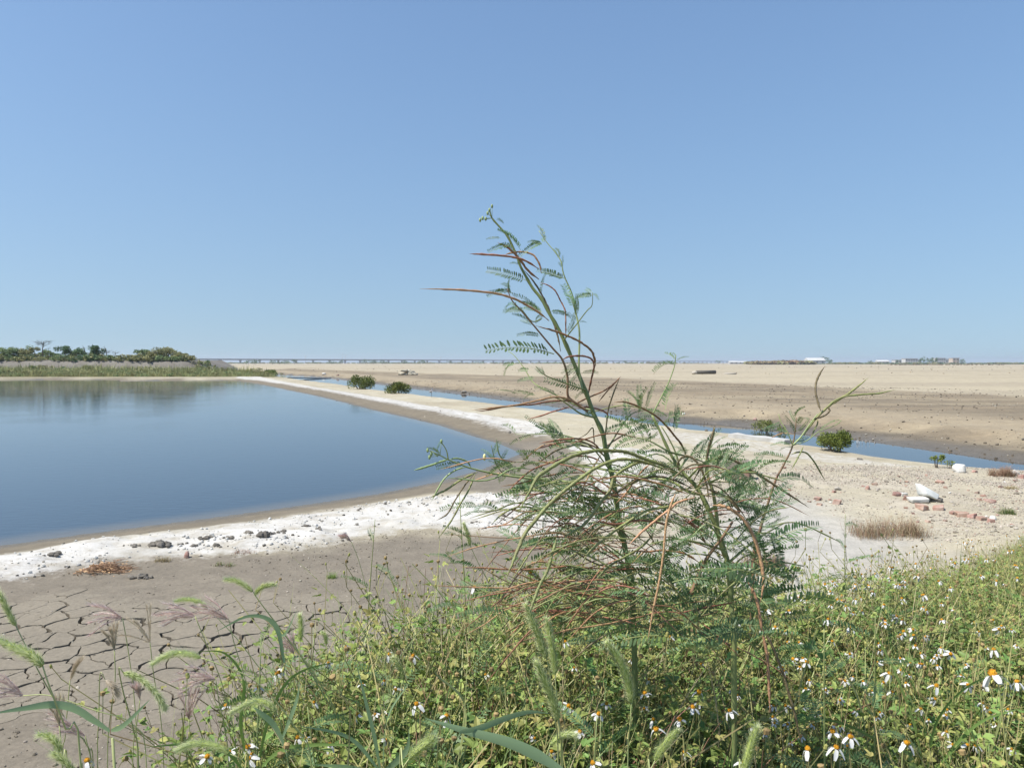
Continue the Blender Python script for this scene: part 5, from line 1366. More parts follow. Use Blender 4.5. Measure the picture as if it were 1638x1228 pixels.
near = [
    (1590, 1082, .90, 'largest white daisy, near the right edge, with drooping petals round an orange disc', 0, .3), (1333, 1172, 1.05, 'left flower of the white daisy pair low in the herb mat', 1, .5), (1360, 1180, 1.04, 'right flower of the white daisy pair low in the herb mat', 0, .2),
    (1292, 1200, 1.0, 'orange topped daisy with one white petal left of the daisy pair', 4, .1), (1337, 1197, 1.02, 'pale daisy hanging just below the daisy pair', 2, .1), (1168, 1138, 1.15, 'white daisy with tall orange disc between foxtail and hanging pods', 0, .1),
    (1108, 1133, 1.12, 'daisy with two long white petals in the middle of a row of three', 3, .1), (1088, 1153, 1.1, 'daisy with a round orange disc, lowest of the row of three', 1, .2), (1118, 1108, 1.18, 'daisy with a single white petal above the row of three', 4, .4),
    (1032, 1110, 1.25, 'small daisy in the dark gap right of the leaning foxtail', 1, .3), (957, 1143, 1.2, 'small bright daisy left of the leaning foxtail', 1, .5), (908, 1130, 1.25, 'small white daisy beside the paired foxtails', 3, .6),
    (667, 1127, 1.1, 'daisy with an orange disc and a broad white petal above the wide grass blade', 4, .2), (713, 1147, 1.1, 'daisy with brownish orange disc right above the wide grass blade', 4, .1), (623, 1047, 1.5, 'yellow orange daisy beside the upright fuzzy foxtail', 4, .3),
    (661, 1050, 1.5, 'small half open daisy right of the upright fuzzy foxtail', 4, .8), (1548, 1096, 1.35, 'small white daisy left of the largest daisy', 0, .3), (1520, 1046, 1.5, 'white daisy above and left of the largest daisy', 0, .3), (1590, 1040, 1.5, 'white daisy straight above the largest daisy', 2, .2),
    (1627, 1092, 1.3, 'white daisy touching the right picture edge', 2, .2), (1270, 1055, 1.4, 'white daisy with an open face left of the drooping brown pod', 1, .9), (1290, 1060, 1.42, 'second white daisy just beside the open faced one', 1, .7), (1497, 1098, 1.3, 'yellow centred daisy with few petals left of the small white daisy', 4, .2),
    (1422, 1078, 1.4, 'white daisy alone in the green middle right of the mat', 2, .4), (758, 941, 1.45, 'orange disc without petals standing above the mat edge before the mud', 4, .1), (848, 916, 1.4, 'orange disc at the end of a tall stalk among red pods', 4, .1), (1050, 1168, 1.05, 'two-tone yellow daisy head under the row of three', 4, .2),
    (330, 1212, 1.05, 'orange and white daisy under the arching foxtail at the lower left', 1, .4), (400, 1214, 1.05, 'white daisy right of the arching foxtail at the lower left', 0, .5), (447, 1075, 1.45, 'small white daisy where herbs meet the cracked mud', 1, .6), (140, 1218, 1.0, 'orange daisy head in the lower left corner herbs', 4, .2),
    (1190, 1223, .95, 'orange disc cut by the bottom edge beside the upright foxtail', 4, .2), (950, 1222, 1.0, 'white and orange daisy at the bottom edge', 1, .4), (1450, 1190, 1.0, 'yellowish daisy head in the lower right herbs', 4, .2)]
for i, (px, py, y, lab, w, t) in enumerate(near):
    daisy(at(px, py, y), lab, 'daisies at the front of the herb mat', t - .1, 900 + i, w, small=1.0 if i == 0 else .72)
rs = np.random.RandomState(950); cnt = 0; tries = 0
while cnt < 250 and tries < 3000:
    tries += 1
    if rs.rand() < .80:
        px = 1200 + 438 * rs.rand() ** .7; lim = np.interp(px, [1200, 1300, 1400, 1500, 1638], [975, 945, 898, 872, 852]); py = lim + (1200 - lim) * rs.rand() ** 1.7
    else:
        px = rs.uniform(330, 1200); py = rs.uniform(np.interp(px, [330, 600, 800, 1200], [1120, 1010, 985, 990]), 1225)
    h = np.interp(px, [400, 1200, 1638], [.33, .33, .30])
    p = on_ground(px, py, h, ymax=9)
    if p.y > 6: continue
    p = p + Vector((0, 0, h))
    far = p.y > 1.8
    row = 'nearest' if p.y < 1.7 else 'middle' if p.y < 2.6 else 'farthest'
    side = 'beside the picture edge' if px > 1500 else 'just right of the wide shrub' if px < 1340 else 'midway from shrub to picture edge'
    lside = 'left of the tallest shrub' if px < 760 else 'under the two big shrubs'
    if px > 1150: daisy(p, 'small white daisy, %s rows, %s' % (row, side), 'small daisies, %s rows, %s' % (row, side), .1 + rs.normal(0, .4), 1000 + cnt, int(rs.randint(0, 5)), far, rs.uniform(.45, .75) * (1.3 if p.y > 2.5 else .78 if p.y < 1.7 else 1))
    else: daisy(p, 'small pale daisy, %s rows, %s' % (row, lside), 'small pale daisies, %s rows, %s' % (row, lside), .1 + rs.normal(0, .4), 1000 + cnt, int(rs.choice([1, 3, 4, 4])), far, rs.uniform(.45, .7))
    cnt += 1

# ------------------------------------------------------------------ foxtail grasses
def foxtail(head, y, label, stem, seed, r=.0050, y1=None, hair=1.0):
    rr = random.Random(seed)
    H = crom(px3(head, y, y1 or y), 8); n = len(H)
    foot = at(stem[-1][0], stem[-1][1], y + .03); g = gz(foot.x, foot.y)
    base = Vector((foot.x, foot.y, min(g, foot.z)))
    r_ = root('foxtail_grass', base, label, 'grass', 'foxtail grasses at the front')
    S = crom([base] + px3(stem[::-1], y + .03, y) + [H[0]], 4) if foot.z > g + .01 else crom(px3(stem[::-1], y + .03, y) + [H[0]], 4)
    b = MB(); b.tube(S, list(np.linspace(.0011, .0007, len(S))), 5); child('stem', b, [M['grass_stem']], r_)
    core, hb_ = MB(), MB()
    L_ = sum((H[i + 1] - H[i]).length for i in range(n - 1))
    prof = lambda t: r * min(1, .55 + 3 * t) * (1 if t < .65 else max(.3, 1 - ((t - .65) / .35) ** 1.6 * .7))
    core.tube(H, [float(prof(i / (n - 1)) * .55) for i in range(n)], 6)
    for k in range(int(210 * L_ / .06)):
        t = rr.random(); i = min(n - 2, int(t * (n - 1))); f = t * (n - 1) - i
        c = H[i].lerp(H[i + 1], f); ax = (H[i + 1] - H[i]).normalized(); o = ax.orthogonal().normalized()
        a = rr.uniform(0, 6.28); d = (o * math.cos(a) + ax.cross(o) * math.sin(a)); q = prof(t)
        p = c + d * q * .62; dir_ = (d * .8 + ax * .8).normalized(); s = dir_.cross(d).normalized()
        l, w = .0019 * rr.uniform(.8, 1.2), .0008
        core.add([p - dir_ * l * .4, p + s * w + d * .0003, p + d * .0010, p - s * w + d * .0003, p + dir_ * l], [(0, 1, 2), (0, 2, 3), (1, 4, 2), (2, 4, 3), (0, 3, 1), (1, 3, 4)])
    for k in range(int(900 * hair * L_ / .06)):
        t = rr.random(); i = min(n - 2, int(t * (n - 1))); c = H[i].lerp(H[i + 1], rr.random()); ax = (H[i + 1] - H[i]).normalized(); o = ax.orthogonal().normalized()
        a = rr.uniform(0, 6.28); d = (o * math.cos(a) + ax.cross(o) * math.sin(a)); q = prof(t)
        p = c + d * q * .6; e = p + (d * rr.uniform(.55, 1.1) + ax * rr.uniform(.5, 1)).normalized() * rr.uniform(.005, .0105); s = ax.cross(d).normalized() * .00022
        hb_.add([p - s, p + s, e], [(0, 1, 2)])
    hd = child('seed_head', core, [M['fox']], r_, False)
    me = hb_.mesh('bristles', [M['fox_hair']], False); me.transform(Matrix.Translation(-base)); o = bpy.data.objects.new('bristles', me); COL.objects.link(o); o.parent = hd; o['kind'] = 'stuff'
    return r_
fx = [
 ([(68, 1064), (50, 1048), (25, 1036), (-6, 1022)], .72, 'thick foxtail head cut by the left picture edge over the cracks', [(80, 1100), (105, 1165), (130, 1235)], .0056),
 ([(25, 1000), (14, 980), (5, 962), (-4, 944)], 1.0, 'pale foxtail tip at the left picture edge above the thick one', [(60, 1070), (110, 1160), (150, 1240)], .0042),
 ([(198, 1076), (222, 1084), (244, 1102), (258, 1120), (264, 1134)], .95, 'bright green foxtail bending down to the right over the cracked mud', [(190, 1068), (198, 1110), (214, 1170), (222, 1240)], .0046),
 ([(320, 1051), (300, 1045), (280, 1044), (262, 1050), (243, 1062)], 1.0, 'foxtail head arching left in front of the widest cracks', [(350, 1062), (410, 1090), (470, 1160), (500, 1240)], .0046),
 ([(331, 971), (318, 962), (300, 958), (280, 961)], 1.35, 'small foxtail arching left beside the purple finger grass', [(350, 990), (390, 1035), (440, 1110), (460, 1200)], .0048),
 ([(404, 945), (390, 935), (376, 928), (360, 926)], 1.25, 'left head of the foxtail pair above the cracked mud', [(420, 968), (460, 1020), (510, 1090), (545, 1180)], .0050),
 ([(407, 951), (416, 941), (427, 936), (441, 935)], 1.27, 'right shorter head of the foxtail pair above the cracked mud', [(425, 975), (465, 1028), (515, 1098), (550, 1185)], .0045),
 ([(480, 1023), (481, 1008), (481, 995), (479, 982)], 1.25, 'short upright foxtail on a straight vertical stem', [(479, 1080), (477, 1150), (474, 1240)], .0056),
 ([(95, 1202), (90, 1188), (80, 1178), (60, 1173)], .85, 'curled foxtail head near the lower left corner', [(100, 1222), (108, 1245)], .0050),
 ([(120, 1240), (108, 1222), (95, 1210), (84, 1204)], .84, 'foxtail head cut by the bottom edge in the lower left corner', [(128, 1250), (132, 1262)], .0050),
 ([(366, 1204), (345, 1192), (320, 1188), (300, 1192), (282, 1200)], .95, 'long foxtail arching low over the orange daisy at lower left', [(385, 1215), (400, 1245)], .0052),
 ([(442, 1140), (430, 1126), (412, 1120), (392, 1127), (368, 1140)], 1.05, 'foxtail arching left above a broad curved blade', [(452, 1165), (462, 1240)], .0050),
 ([(874, 1052), (866, 1030), (855, 1000), (840, 965)], .92, 'tall foxtail leaning left, front one of the pair before the shrub', [(880, 1080), (888, 1150), (893, 1240)], .0058),
 ([(888, 1078), (885, 1050), (880, 1020), (874, 988)], 1.0, 'narrow foxtail standing behind the left leaning tall one', [(890, 1110), (896, 1170), (900, 1240)], .0046),
 ([(893, 1150), (884, 1120), (872, 1088), (857, 1057)], .88, 'lower foxtail leaning left beneath the tall pair', [(896, 1180), (898, 1240)], .0060),
 ([(1010, 1122), (1004, 1090), (992, 1058), (970, 1026)], .95, 'leaning foxtail in front of the dark gap in the shrub', [(1008, 1160), (1004, 1240)], .0056),
 ([(645, 1086), (641, 1072), (635, 1060), (628, 1050)], 1.3, 'fuzzy foxtail with daisies at its tip in the herbs', [(650, 1130), (652, 1200), (650, 1240)], .0060),
 ([(655, 1212), (668, 1200), (684, 1188), (696, 1178)], .78, 'blurred round foxtail head seen end on at the bottom', [(645, 1228), (640, 1250)], .0075),
 ([(1188, 1240), (1195, 1212), (1203, 1185), (1211, 1162)], .8, 'upright foxtail rising from the bottom edge under the daisy row', [(1184, 1250), (1182, 1262)], .0056),
 ([(1048, 1215), (1058, 1198), (1070, 1182), (1084, 1166)], .85, 'foxtail leaning right at the bottom below the row of daisies', [(1040, 1235), (1036, 1262)], .0058),
 ([(752, 872), (750, 860), (746, 848), (741, 836)], 1.4, 'pale foxtail before the white crust left of the shrub', [(765, 900), (790, 950), (810, 1020), (815, 1100)], .0046),
 ([(880, 1190), (895, 1178), (908, 1174), (922, 1176)], .95, 'short foxtail bending right below the tall pair', [(872, 1215), (868, 1245)], .0050),
 ([(522, 1030), (521, 1020), (519, 1014), (514, 1010)], 1.6, 'tiny foxtail right of the short upright one', [(530, 1080), (540, 1150), (545, 1200)], .0050)]
for i, (h, y, lab, st, r) in enumerate(fx): foxtail(h, y, lab, st, 1300 + i, r)

# ------------------------------------------------------------------ purple finger grasses
def finger(tip, way, y, label, stem, seed, n=7, L_=.055, m='feather', spread=.5):
    rr = random.Random(seed)
    c = at(tip[0], tip[1], y); foot = at(stem[-1][0], stem[-1][1], y + .02); base = Vector((foot.x, foot.y, min(foot.z, max(gz(foot.x, foot.y), foot.z - .6))))
    r_ = root('finger_grass', base, label, 'grass', 'feathery finger grasses at the lower left')
    S = crom([base] + px3(stem[::-1], y + .02, y) + [c], 4); b = MB(); b.tube(S, .0007, 4); child('stem', b, [M['grass_stem']], r_)
    d0 = Vector((way[0], 0, -way[1])).normalized()
    for k in range(n):
        a = spread * (k / (n - 1) - .5) * 2 + rr.uniform(-.08, .08)
        d = (Matrix.Rotation(a, 3, 'Y') @ d0 + Vector((0, rr.uniform(-.4, .4), 0))).normalized(); l = L_ * rr.uniform(.8, 1.1)
        P = crom([c, c + d * l * .5 + Vector((0, 0, .003)), c + d * l + Vector((0, 0, -.004))], 4); b = MB(); b.tube(P, list(np.linspace(.0007, .0003, len(P))), 3)
        for q in range(150):
            t = rr.random() ** .9; i = min(len(P) - 2, int(t * (len(P) - 1))); p = P[i].lerp(P[i + 1], rr.random()); o = Vector((rr.gauss(0, 1), rr.gauss(0, 1), rr.gauss(0, 1))).normalized()
            e = p + (d * 1.1 + o * .45).normalized() * rr.uniform(.007, .015); s = o.cross(d).normalized() * .00032
            b.add([p - s, p + s, e], [(0, 1, 2)], 0 if rr.random() < .5 else 1)
        child('spike', b, [M[m], M['feather_hair'] if m == 'feather' else M[m]], r_, False)
fg = [((196, 988), (-1, -.12), 1.15, 'finger grass brush pointing left above the cracks, pink at its base', [(205, 1040), (215, 1120), (220, 1230)], 'feather', .5), ((312, 985), (-1, -.1), 1.1, 'widest purple finger grass brush pointing left over the cracks', [(330, 1030), (360, 1110), (380, 1230)], 'feather', .35),
      ((366, 990), (-1, -.45), 1.15, 'purplish finger grass brush right of the widest one', [(375, 1030), (395, 1100), (410, 1230)], 'feather', .3), ((240, 1027), (-.7, -1), 1.15, 'pale tousled finger grass head in the centre of the cracks', [(246, 1080), (256, 1140), (262, 1230)], 'feather_pale', .55),
      ((37, 1112), (-1, -.35), 1.0, 'dark purple finger grass at the left edge on a long straw', [(80, 1112), (150, 1135), (215, 1160), (235, 1235)], 'feather', .45), ((183, 1040), (-.2, -1), 1.05, 'bleached hanging finger grass head on a straight straw', [(184, 1090), (176, 1150), (172, 1235)], 'feather_pale', .15),
      ((112, 1088), (.5, -1), 1.05, 'closed straw coloured seed spike leaning right on the cracks', [(108, 1130), (104, 1180), (100, 1235)], 'feather_pale', .10), ((136, 1176), (-1, -.45), 1.0, 'purple finger grass brush just above the lower left herbs', [(142, 1200), (150, 1240)], 'feather', .25),
      ((345, 1085), (-1, -.05), 1.1, 'faint pink finger grass brush with white hairs above the arching foxtail', [(350, 1120), (360, 1170), (366, 1235)], 'feather', .3), ((302, 1150), (.1, -1), 1.1, 'upright purple finger grass cluster left of the herbs', [(304, 1180), (306, 1235)], 'feather', .35),
      ((224, 1118), (-.2, -1), 1.1, 'very small purple finger grass head under the bent foxtail', [(220, 1150), (212, 1230)], 'feather', .2), ((562, 866), (-1, -.75), 1.7, 'pinkish finger grass brush standing before the white crust', [(575, 900), (590, 960), (600, 1030)], 'feather', .18),
      ((470, 1045), (-.5, -1), 1.35, 'small purplish finger grass head under the short upright foxtail', [(474, 1080), (480, 1150)], 'feather', .4), ((95, 1160), (-.1, -1), .95, 'thin straw seed head above the curled foxtail', [(98, 1195), (100, 1240)], 'feather_pale', .12), ((168, 1086), (.8, .8), 1.0, 'small white forked seed head right of the straight straw', [(160, 1078), (158, 1150), (156, 1235)], 'feather_pale', .12)]
for i, (t, w, y, lab, st, m, sp) in enumerate(fg):
    finger(t, w, y, lab, st, 1400 + i, 7 if m == 'feather' else 5, (.055 if sp > .2 else .04) * (.7 if y > 1.5 else 1) * (.6 if 'small' in lab else 1), m, sp)

# ------------------------------------------------------------------ broad grass clumps
def blade_grass(label, blades, y, seed, m='grass_broad', foot=None):
    f = at(foot[0], foot[1], y + .05); base = Vector((f.x, f.y, min(f.z, gz(f.x, f.y))))
    r_ = root('broad_grass', base, label, 'grass', 'broad leaved grasses at the front'); rr = random.Random(seed)
    for pts, w, d in blades:
        P = crom(px3(pts, y + .05, y + d), 6); b = MB(); n = len(P)
        b.ribbon(P, [float(w * min(1, .45 + 2.2 * i / n) * max(.04, 1 - (i / (n - 1)) ** 3)) for i in range(n)], (rr.uniform(-.3, .3), rr.uniform(-.3, .3), 1), .22)
        child('blade', b, [M[m]], r_)
    S = crom([base, base.lerp(f, .5) + Vector((.01, 0, 0)), f], 3) if (f - base).length > .02 else [f - Vector((0, 0, .05)), f]
    b = MB(); b.tube(S, .0016, 5); child('stem', b, [M['grass_stem']], r_)
blade_grass('grass with one very broad pale blade lying across the lower left corner', [([(176, 1168), (150, 1150), (120, 1132), (85, 1126), (40, 1132), (-20, 1142)], .0046, -.12), ([(178, 1168), (200, 1158), (240, 1118)], .003, 0)], .78, 1, foot=(180, 1180))
blade_grass('grass with the longest broad blade running down to the bottom edge', [([(910, 1240), (860, 1208), (810, 1186), (743, 1168), (680, 1148)], .0062, .06), ([(735, 1170), (770, 1162), (810, 1147), (845, 1138), (878, 1140)], .0042, .1)], .74, 2, foot=(905, 1235))
blade_grass('grass with blades bending left before the cracked mud', [([(462, 1225), (455, 1190), (440, 1160), (415, 1138), (405, 1130)], .0048, -.02), ([(452, 1180), (475, 1120), (480, 1085)], .0035, .02), ([(455, 1060), (440, 1000), (400, 985), (345, 1010)], .0034, 0), ([(440, 1000), (455, 1015), (475, 975)], .002, .03)], .98, 3, foot=(462, 1225))
blade_grass('grass with narrow dark blades right of the purple brushes', [([(400, 1240), (385, 1160), (390, 1090), (360, 1045), (310, 1042)], .0026, 0), ([(410, 1240), (430, 1150), (470, 1080), (560, 1052)], .0025, 0), ([(395, 1240), (360, 1200), (300, 1190), (230, 1195)], .0030, 0), ([(405, 1240), (450, 1200), (520, 1190), (600, 1195)], .0030, -.02)], 1.05, 4, m='grass', foot=(404, 1240))
blade_grass('grass with blades fanning out in the middle of the herb mat', [([(610, 1240), (600, 1180), (585, 1120), (570, 1060)], .0036, .02), ([(612, 1240), (620, 1150), (655, 1090)], .0028, 0), ([(610, 1235), (560, 1180), (480, 1160)], .0028, -.02), ([(608, 1240), (650, 1200), (655, 1160)], .0046, -.05), ([(600, 1240), (560, 1228), (500, 1222)], .004, -.04)], 1.0, 5, foot=(610, 1240))
blade_grass('grass with long arching yellowish blades over the right herb mat', [([(1480, 1240), (1460, 1150), (1420, 1050), (1370, 975), (1290, 950)], .0022, .1), ([(1482, 1240), (1500, 1150), (1560, 1090), (1640, 1075)], .0024, 0), ([(1484, 1240), (1470, 1120), (1420, 1000), (1500, 900)], .0018, .2), ([(1490, 1240), (1560, 1160), (1638, 1130)], .0026, -.05), ([(1478, 1240), (1380, 1170), (1300, 1150), (1230, 1180)], .0022, 0)], 1.2, 6, m='grass', foot=(1482, 1240))
blade_grass('grass with straight tall stalks leaning across the right herbs', [([(1560, 1240), (1510, 1130), (1460, 1060), (1440, 940)], .0014, .1), ([(1400, 1240), (1420, 1120), (1450, 1020), (1640, 1012)], .0016, .1), ([(1395, 1240), (1370, 1110), (1310, 1030), (1250, 1010)], .0017, .1), ([(1570, 1240), (1600, 1150), (1612, 1040)], .0022, -.1)], 1.25, 7, m='grass_stem', foot=(1560, 1240))
blade_grass('grass with pale straight stalk before the middle of the mat', [([(730, 1240), (742, 1150), (748, 1050), (752, 945)], .0012, 0), ([(728, 1240), (745, 1130), (700, 1080), (690, 1060)], .0018, 0), ([(733, 1240), (760, 1150), (800, 1100), (870, 1040)], .0014, 0), ([(700, 1160), (640, 1120), (590, 1100)], .001, 0)], 1.05, 8, m='grass_stem', foot=(731, 1240))
blade_grass('grass with thin culms reaching over the mud toward the crust', [([(640, 1150), (600, 1040), (530, 950), (455, 878)], .0010, .1), ([(560, 1180), (500, 1080), (465, 1010), (470, 930)], .0014, 0), ([(610, 1100), (680, 1000), (760, 975), (860, 970)], .0012, 0)], 1.3, 9, m='grass_stem', foot=(600, 1200))

# ------------------------------------------------------------------ stones, bricks, lumps on the rubble
def rough_rock(name, px, py, wpx, hpx, m, label, cat, seed, group=None, shard=False, flat=1.0, parts=None, rz=None, depth=.8):
    g = on_ground(px, py); k = g.y / F; w, h = wpx * k / 2, hpx * k / 2
    rr = random.Random(seed); b = MB()
    if shard:
        b.box((0, 0, 0), (w * 1.9, w * 1.9 * depth, h * 2), 0)
        b.v = [tuple(c * rr.uniform(.55, 1.2) for c in v) for v in b.v]
    else:
        b.ellipsoid((0, 0, 0), (w, w * depth, h * 1.1), 7, 5, jit=.24, rnd=rr)
    me = b.mesh(name, [M[m]], False)
    o = bpy.data.objects.new(name, me); COL.objects.link(o)
    o.location = (g.x, g.y + w * depth * .4, g.z + h * .45); o.rotation_euler = (rr.uniform(-.15, .15), rr.uniform(-.2, .2), rr.uniform(0, 6.28) if rz is None else rz)
    md = o.modifiers.new('bevel', 'BEVEL'); md.width = min(w, h) * .18; md.segments = 1
    tag(o, label, cat, group); return o
rocks = [
 ('stone', 1537, 757, 24, 17, 'chalk', 'white rounded stone at the water edge right of the little mangrove sapling', 0), ('stone', 1625, 764, 14, 12, 'chalk', 'white stone at the water edge near the right picture edge', 0), ('brick_fragment', 1636, 766, 12, 10, 'brick', 'red brick piece touching the right picture edge by the water', 1),
 ('brick_fragment', 1389, 783, 11, 9, 'brick', 'rounded red brick lump alone left of the white shell', 0), ('stone', 1340, 784, 12, 7, 'stone', 'small flat brown stone on the pale sand behind the rubble', 0), ('brick_fragment', 1436, 793, 16, 8, 'brick', 'red brick piece left of the small pale slab', 1), ('stone', 1446, 793, 15, 7, 'chalk', 'small pale slab leaning on red bricks left of the white shell', 1),
 ('brick_fragment', 1451, 800, 11, 9, 'brick', 'dark red brick corner under the small pale slab', 1), ('brick_fragment', 1477, 815, 22, 10, 'brick', 'red brick piece below the white shell', 1), ('brick_fragment', 1504, 816, 19, 11, 'brick', 'red brick piece below and right of the white shell', 1), ('brick_fragment', 1540, 826, 22, 12, 'brick', 'largest brick piece of the red cluster right of the shell', 1),
 ('brick_fragment', 1556, 829, 17, 10, 'brick', 'tilted brick piece in the middle of the red cluster', 1), ('brick_fragment', 1572, 832, 18, 8, 'brick', 'flat brick piece at the right side of the red cluster', 1), ('brick_fragment', 1586, 836, 13, 8, 'brick', 'last small brick piece at the right end of the red cluster', 1), ('brick_fragment', 1525, 823, 11, 8, 'brick', 'small brick piece at the left end of the red cluster', 1),
 ('brick_fragment', 1339, 806, 12, 10, 'brick', 'square brick piece among the pale gravel above the dry tuft', 1), ('brick_fragment', 1310, 800, 16, 6, 'brick', 'flat pinkish brick strip in the pale gravel', 1), ('brick_fragment', 1504, 773, 14, 6, 'brick', 'flat brick piece behind the white shell', 1), ('brick_fragment', 1400, 776, 9, 6, 'brick', 'small brick chip behind the rounded red lump', 1),
 ('brick_fragment', 1585, 803, 20, 6, 'brick', 'broken flat brick between the shell and the right edge', 1), ('brick_fragment', 1560, 758, 9, 6, 'brick', 'small brick piece at the water edge right of the white rounded stone', 1), ('stone', 1254, 751, 10, 5, 'brick', 'small reddish flat stone behind the concrete block', 0), ('brick_fragment', 1168, 770, 12, 8, 'brick', 'brick piece lying at the left foot of the concrete block', 1),
 ('stone', 868, 800, 13, 12, 'clod', 'round grey stone on the white ground behind the green pods', 0), ('stone', 1012, 826, 14, 8, 'concrete', 'grey stone in the white gravel behind the tallest shrub', 0), ('stone', 1590, 832, 15, 9, 'chalk', 'pale stone at the edge of the green herbs right of the bricks', 0), ('stone', 1130, 690, 6, 4, 'clod', 'dark pebble on the white strip by the channel', 0),
 ('stone', 742, 629, 10, 6, 'clod', 'rounded grey boulder on the far bank of the channel', 0), ('stone', 640, 617, 5, 5, 'chalk', 'white pebble above the second mangrove bush', 0), ('stone', 1208, 672, 9, 5, 'brick', 'reddish stone on the dark far bank of the channel', 0), ('stone', 1376, 736, 10, 4, 'clod', 'dark stick like stone on the white strip below the big mangrove', 0),
 ('stone', 815, 693, 6, 5, 'clod', 'black pebble alone on the white crust of the dike', 0), ('stone', 298, 892, 13, 13, 'brick', 'round reddish stone lying on the white crust', 0), ('stone', 1094, 663, 6, 4, 'chalk', 'white fleck of stone on the far channel bank by the shrub', 0), ('stone', 518, 599, 9, 4, 'chalk', 'white stone at the far end of the plank bridge', 0), ('stone', 540, 601, 8, 3, 'brick', 'reddish stone right of the plank bridge', 0)]
for i, (nm, px, py, w, h, m, lab, sh) in enumerate(rocks):
    rough_rock(nm, px, py, w, h, m, lab, 'stone' if nm == 'stone' else 'brick', 1500 + i, shard=bool(sh), depth=.75)
rr = random.Random(1600); c = 0
while c < 85:
    px, py = rr.uniform(1100, 1638), rr.uniform(762, 858)
    if py < 762 + (px < 1250) * 12 or (px < 1420 and py > 812): continue
    c += 1
    k = rr.random(); w = rr.uniform(4, 9)
    zone = 'round the concrete block' if px < 1270 else 'between the block and the white shell' if px < 1430 else 'near the white shell and the red cluster' if px < 1560 else 'at the right side by the dry bush'
    if k < .42: rough_rock('brick_fragment', px, py, w, w * .5, 'brick', 'small red brick fragment in the rubble ' + zone, 'brick', 1700 + c, 'small brick fragments ' + zone, True)
    else: rough_rock('rubble_stone', px, py, w, w * .5, rr.choice(['stone', 'chalk', 'stone', 'concrete']), 'small pale rubble stone ' + zone, 'stone', 1700 + c, 'small rubble stones ' + zone)
# dark clods on the white crust along the near shore
cl = [(83, 889, 22, 9, 'dark hump of mud on the crust at the far left'), (255, 873, 36, 13, 'largest dark hump of mud on the white crust'), (215, 874, 18, 6, 'low dark strip of mud left of the largest hump'), (291, 871, 14, 6, 'small dark clod right of the largest hump'), (310, 874, 10, 6, 'small black clod above the reddish stone'), (330, 862, 26, 8, 'dark flat clod right of the reddish stone'), (343, 876, 12, 9, 'black lumpy clod below the flat one'),
      (365, 862, 22, 8, 'row end clod of the dark group in the middle of the crust'), (395, 854, 16, 7, 'little dark clod between the middle group and the tall clod'), (421, 858, 16, 14, 'tall grey clod at the right part of the crust'), (436, 854, 18, 8, 'dark clod touching the tall grey one'), (452, 852, 12, 6, 'small clod right of the tall grey one'), (489, 842, 16, 5, 'thin dark clod at the right end of the crust'), (510, 846, 10, 5, 'tiny dark clod right of the thin one'), (222, 926, 40, 9, 'low dark mound of earth on the grey mud')]
for i, (px, py, w, h, lab) in enumerate(cl):
    g = on_ground(px, py); k = g.y / F; r_ = random.Random(1800 + i); b = MB()
    for q in range(max(3, int(w / 4))):
        t = (q + .5) / max(3, int(w / 4)) - .5; s = h * k * .5 * (1 - abs(t)) * r_.uniform(.6, 1.1)
        b.ellipsoid((g.x + t * w * k, g.y + r_.uniform(-.04, .06), g.z + s * .45), (s * r_.uniform(1.1, 1.8), s * 1.4, s), 7, 5, jit=.28, rnd=r_)
    o = b.mesh('mud_clod', [M['clod']], False); o.transform(Matrix.Translation(-g)); ob = bpy.data.objects.new('mud_clod', o); COL.objects.link(ob); ob.location = g; tag(ob, lab, 'clod')
# dry brushwood heap on the mud
g = on_ground(160, 912); k = g.y / F; r_ = root('brushwood_heap', g, 'brown heap of dead twigs and leaves at the edge of the white crust', 'debris'); b = MB(); rr = random.Random(1850)
for q in range(230):
    x = rr.gauss(0, 20) * k; a = rr.uniform(-.6, .6); l = rr.uniform(.04, .14); p = g + Vector((x, rr.gauss(0, .08), rr.uniform(0, .06) * math.exp(-(x / (26 * k)) ** 2)))
    d = Vector((math.cos(a), rr.uniform(-.5, .5), rr.uniform(-.15, .25))); b.tube([p, p + d * l], [.0035, .002], 3)
child('twigs', b, [M['dry_red']], r_)['kind'] = 'stuff'
b = MB()
for q in range(240):
    x = rr.gauss(0, 22) * k; p = g + Vector((x, rr.gauss(0, .09), rr.uniform(.005, .06) * math.exp(-(x / (26 * k)) ** 2))); u = Vector((rr.gauss(0, 1), rr.gauss(0, 1), rr.gauss(0, .4))).normalized() * .016; w = u.orthogonal().normalized() * .007
    b.add([p - u, p - w, p + u, p + w], [(0, 1, 2, 3)])
child('dead_leaves', b, [M['pod_tan']], r_, False)['kind'] = 'stuff'

# concrete block with brick set in it
g = on_ground(1182, 768); k = g.y / F; W, H = 42 * k, 31 * k
r_ = root('concrete_block', g, 'broken square concrete block with a red brick face standing on the rubble', 'block', rz=-.25)
def blk(nm, c, d, m, jit=.012, sub=True):
    b = MB(); b.box(c, d, jit=jit); me = b.mesh(nm, [M[m]], False); o = bpy.data.objects.new(nm, me); COL.objects.link(o); o.parent = r_
    md = o.modifiers.new('bevel', 'BEVEL'); md.width = .012; md.segments = 2; return o
blk('body', (-.02, W * .35, H * .5), (W * .84, W * .7, H * 1.02), 'concrete', .02)
blk('mortar_face', (-W * .47, W * .33, H * .47), (W * .12, W * .62, H * .9), 'pale_concrete')
blk('brick', (W * .20, .012, H * .26), (W * .36, .07, H * .40), 'brick', .008); blk('brick', (-W * .22, .01, H * .14), (W * .3, .06, H * .22), 'brick', .008)
blk('brick', (W * .43, W * .3, H * .34), (W * .10, W * .5, H * .5), 'concrete', .008)
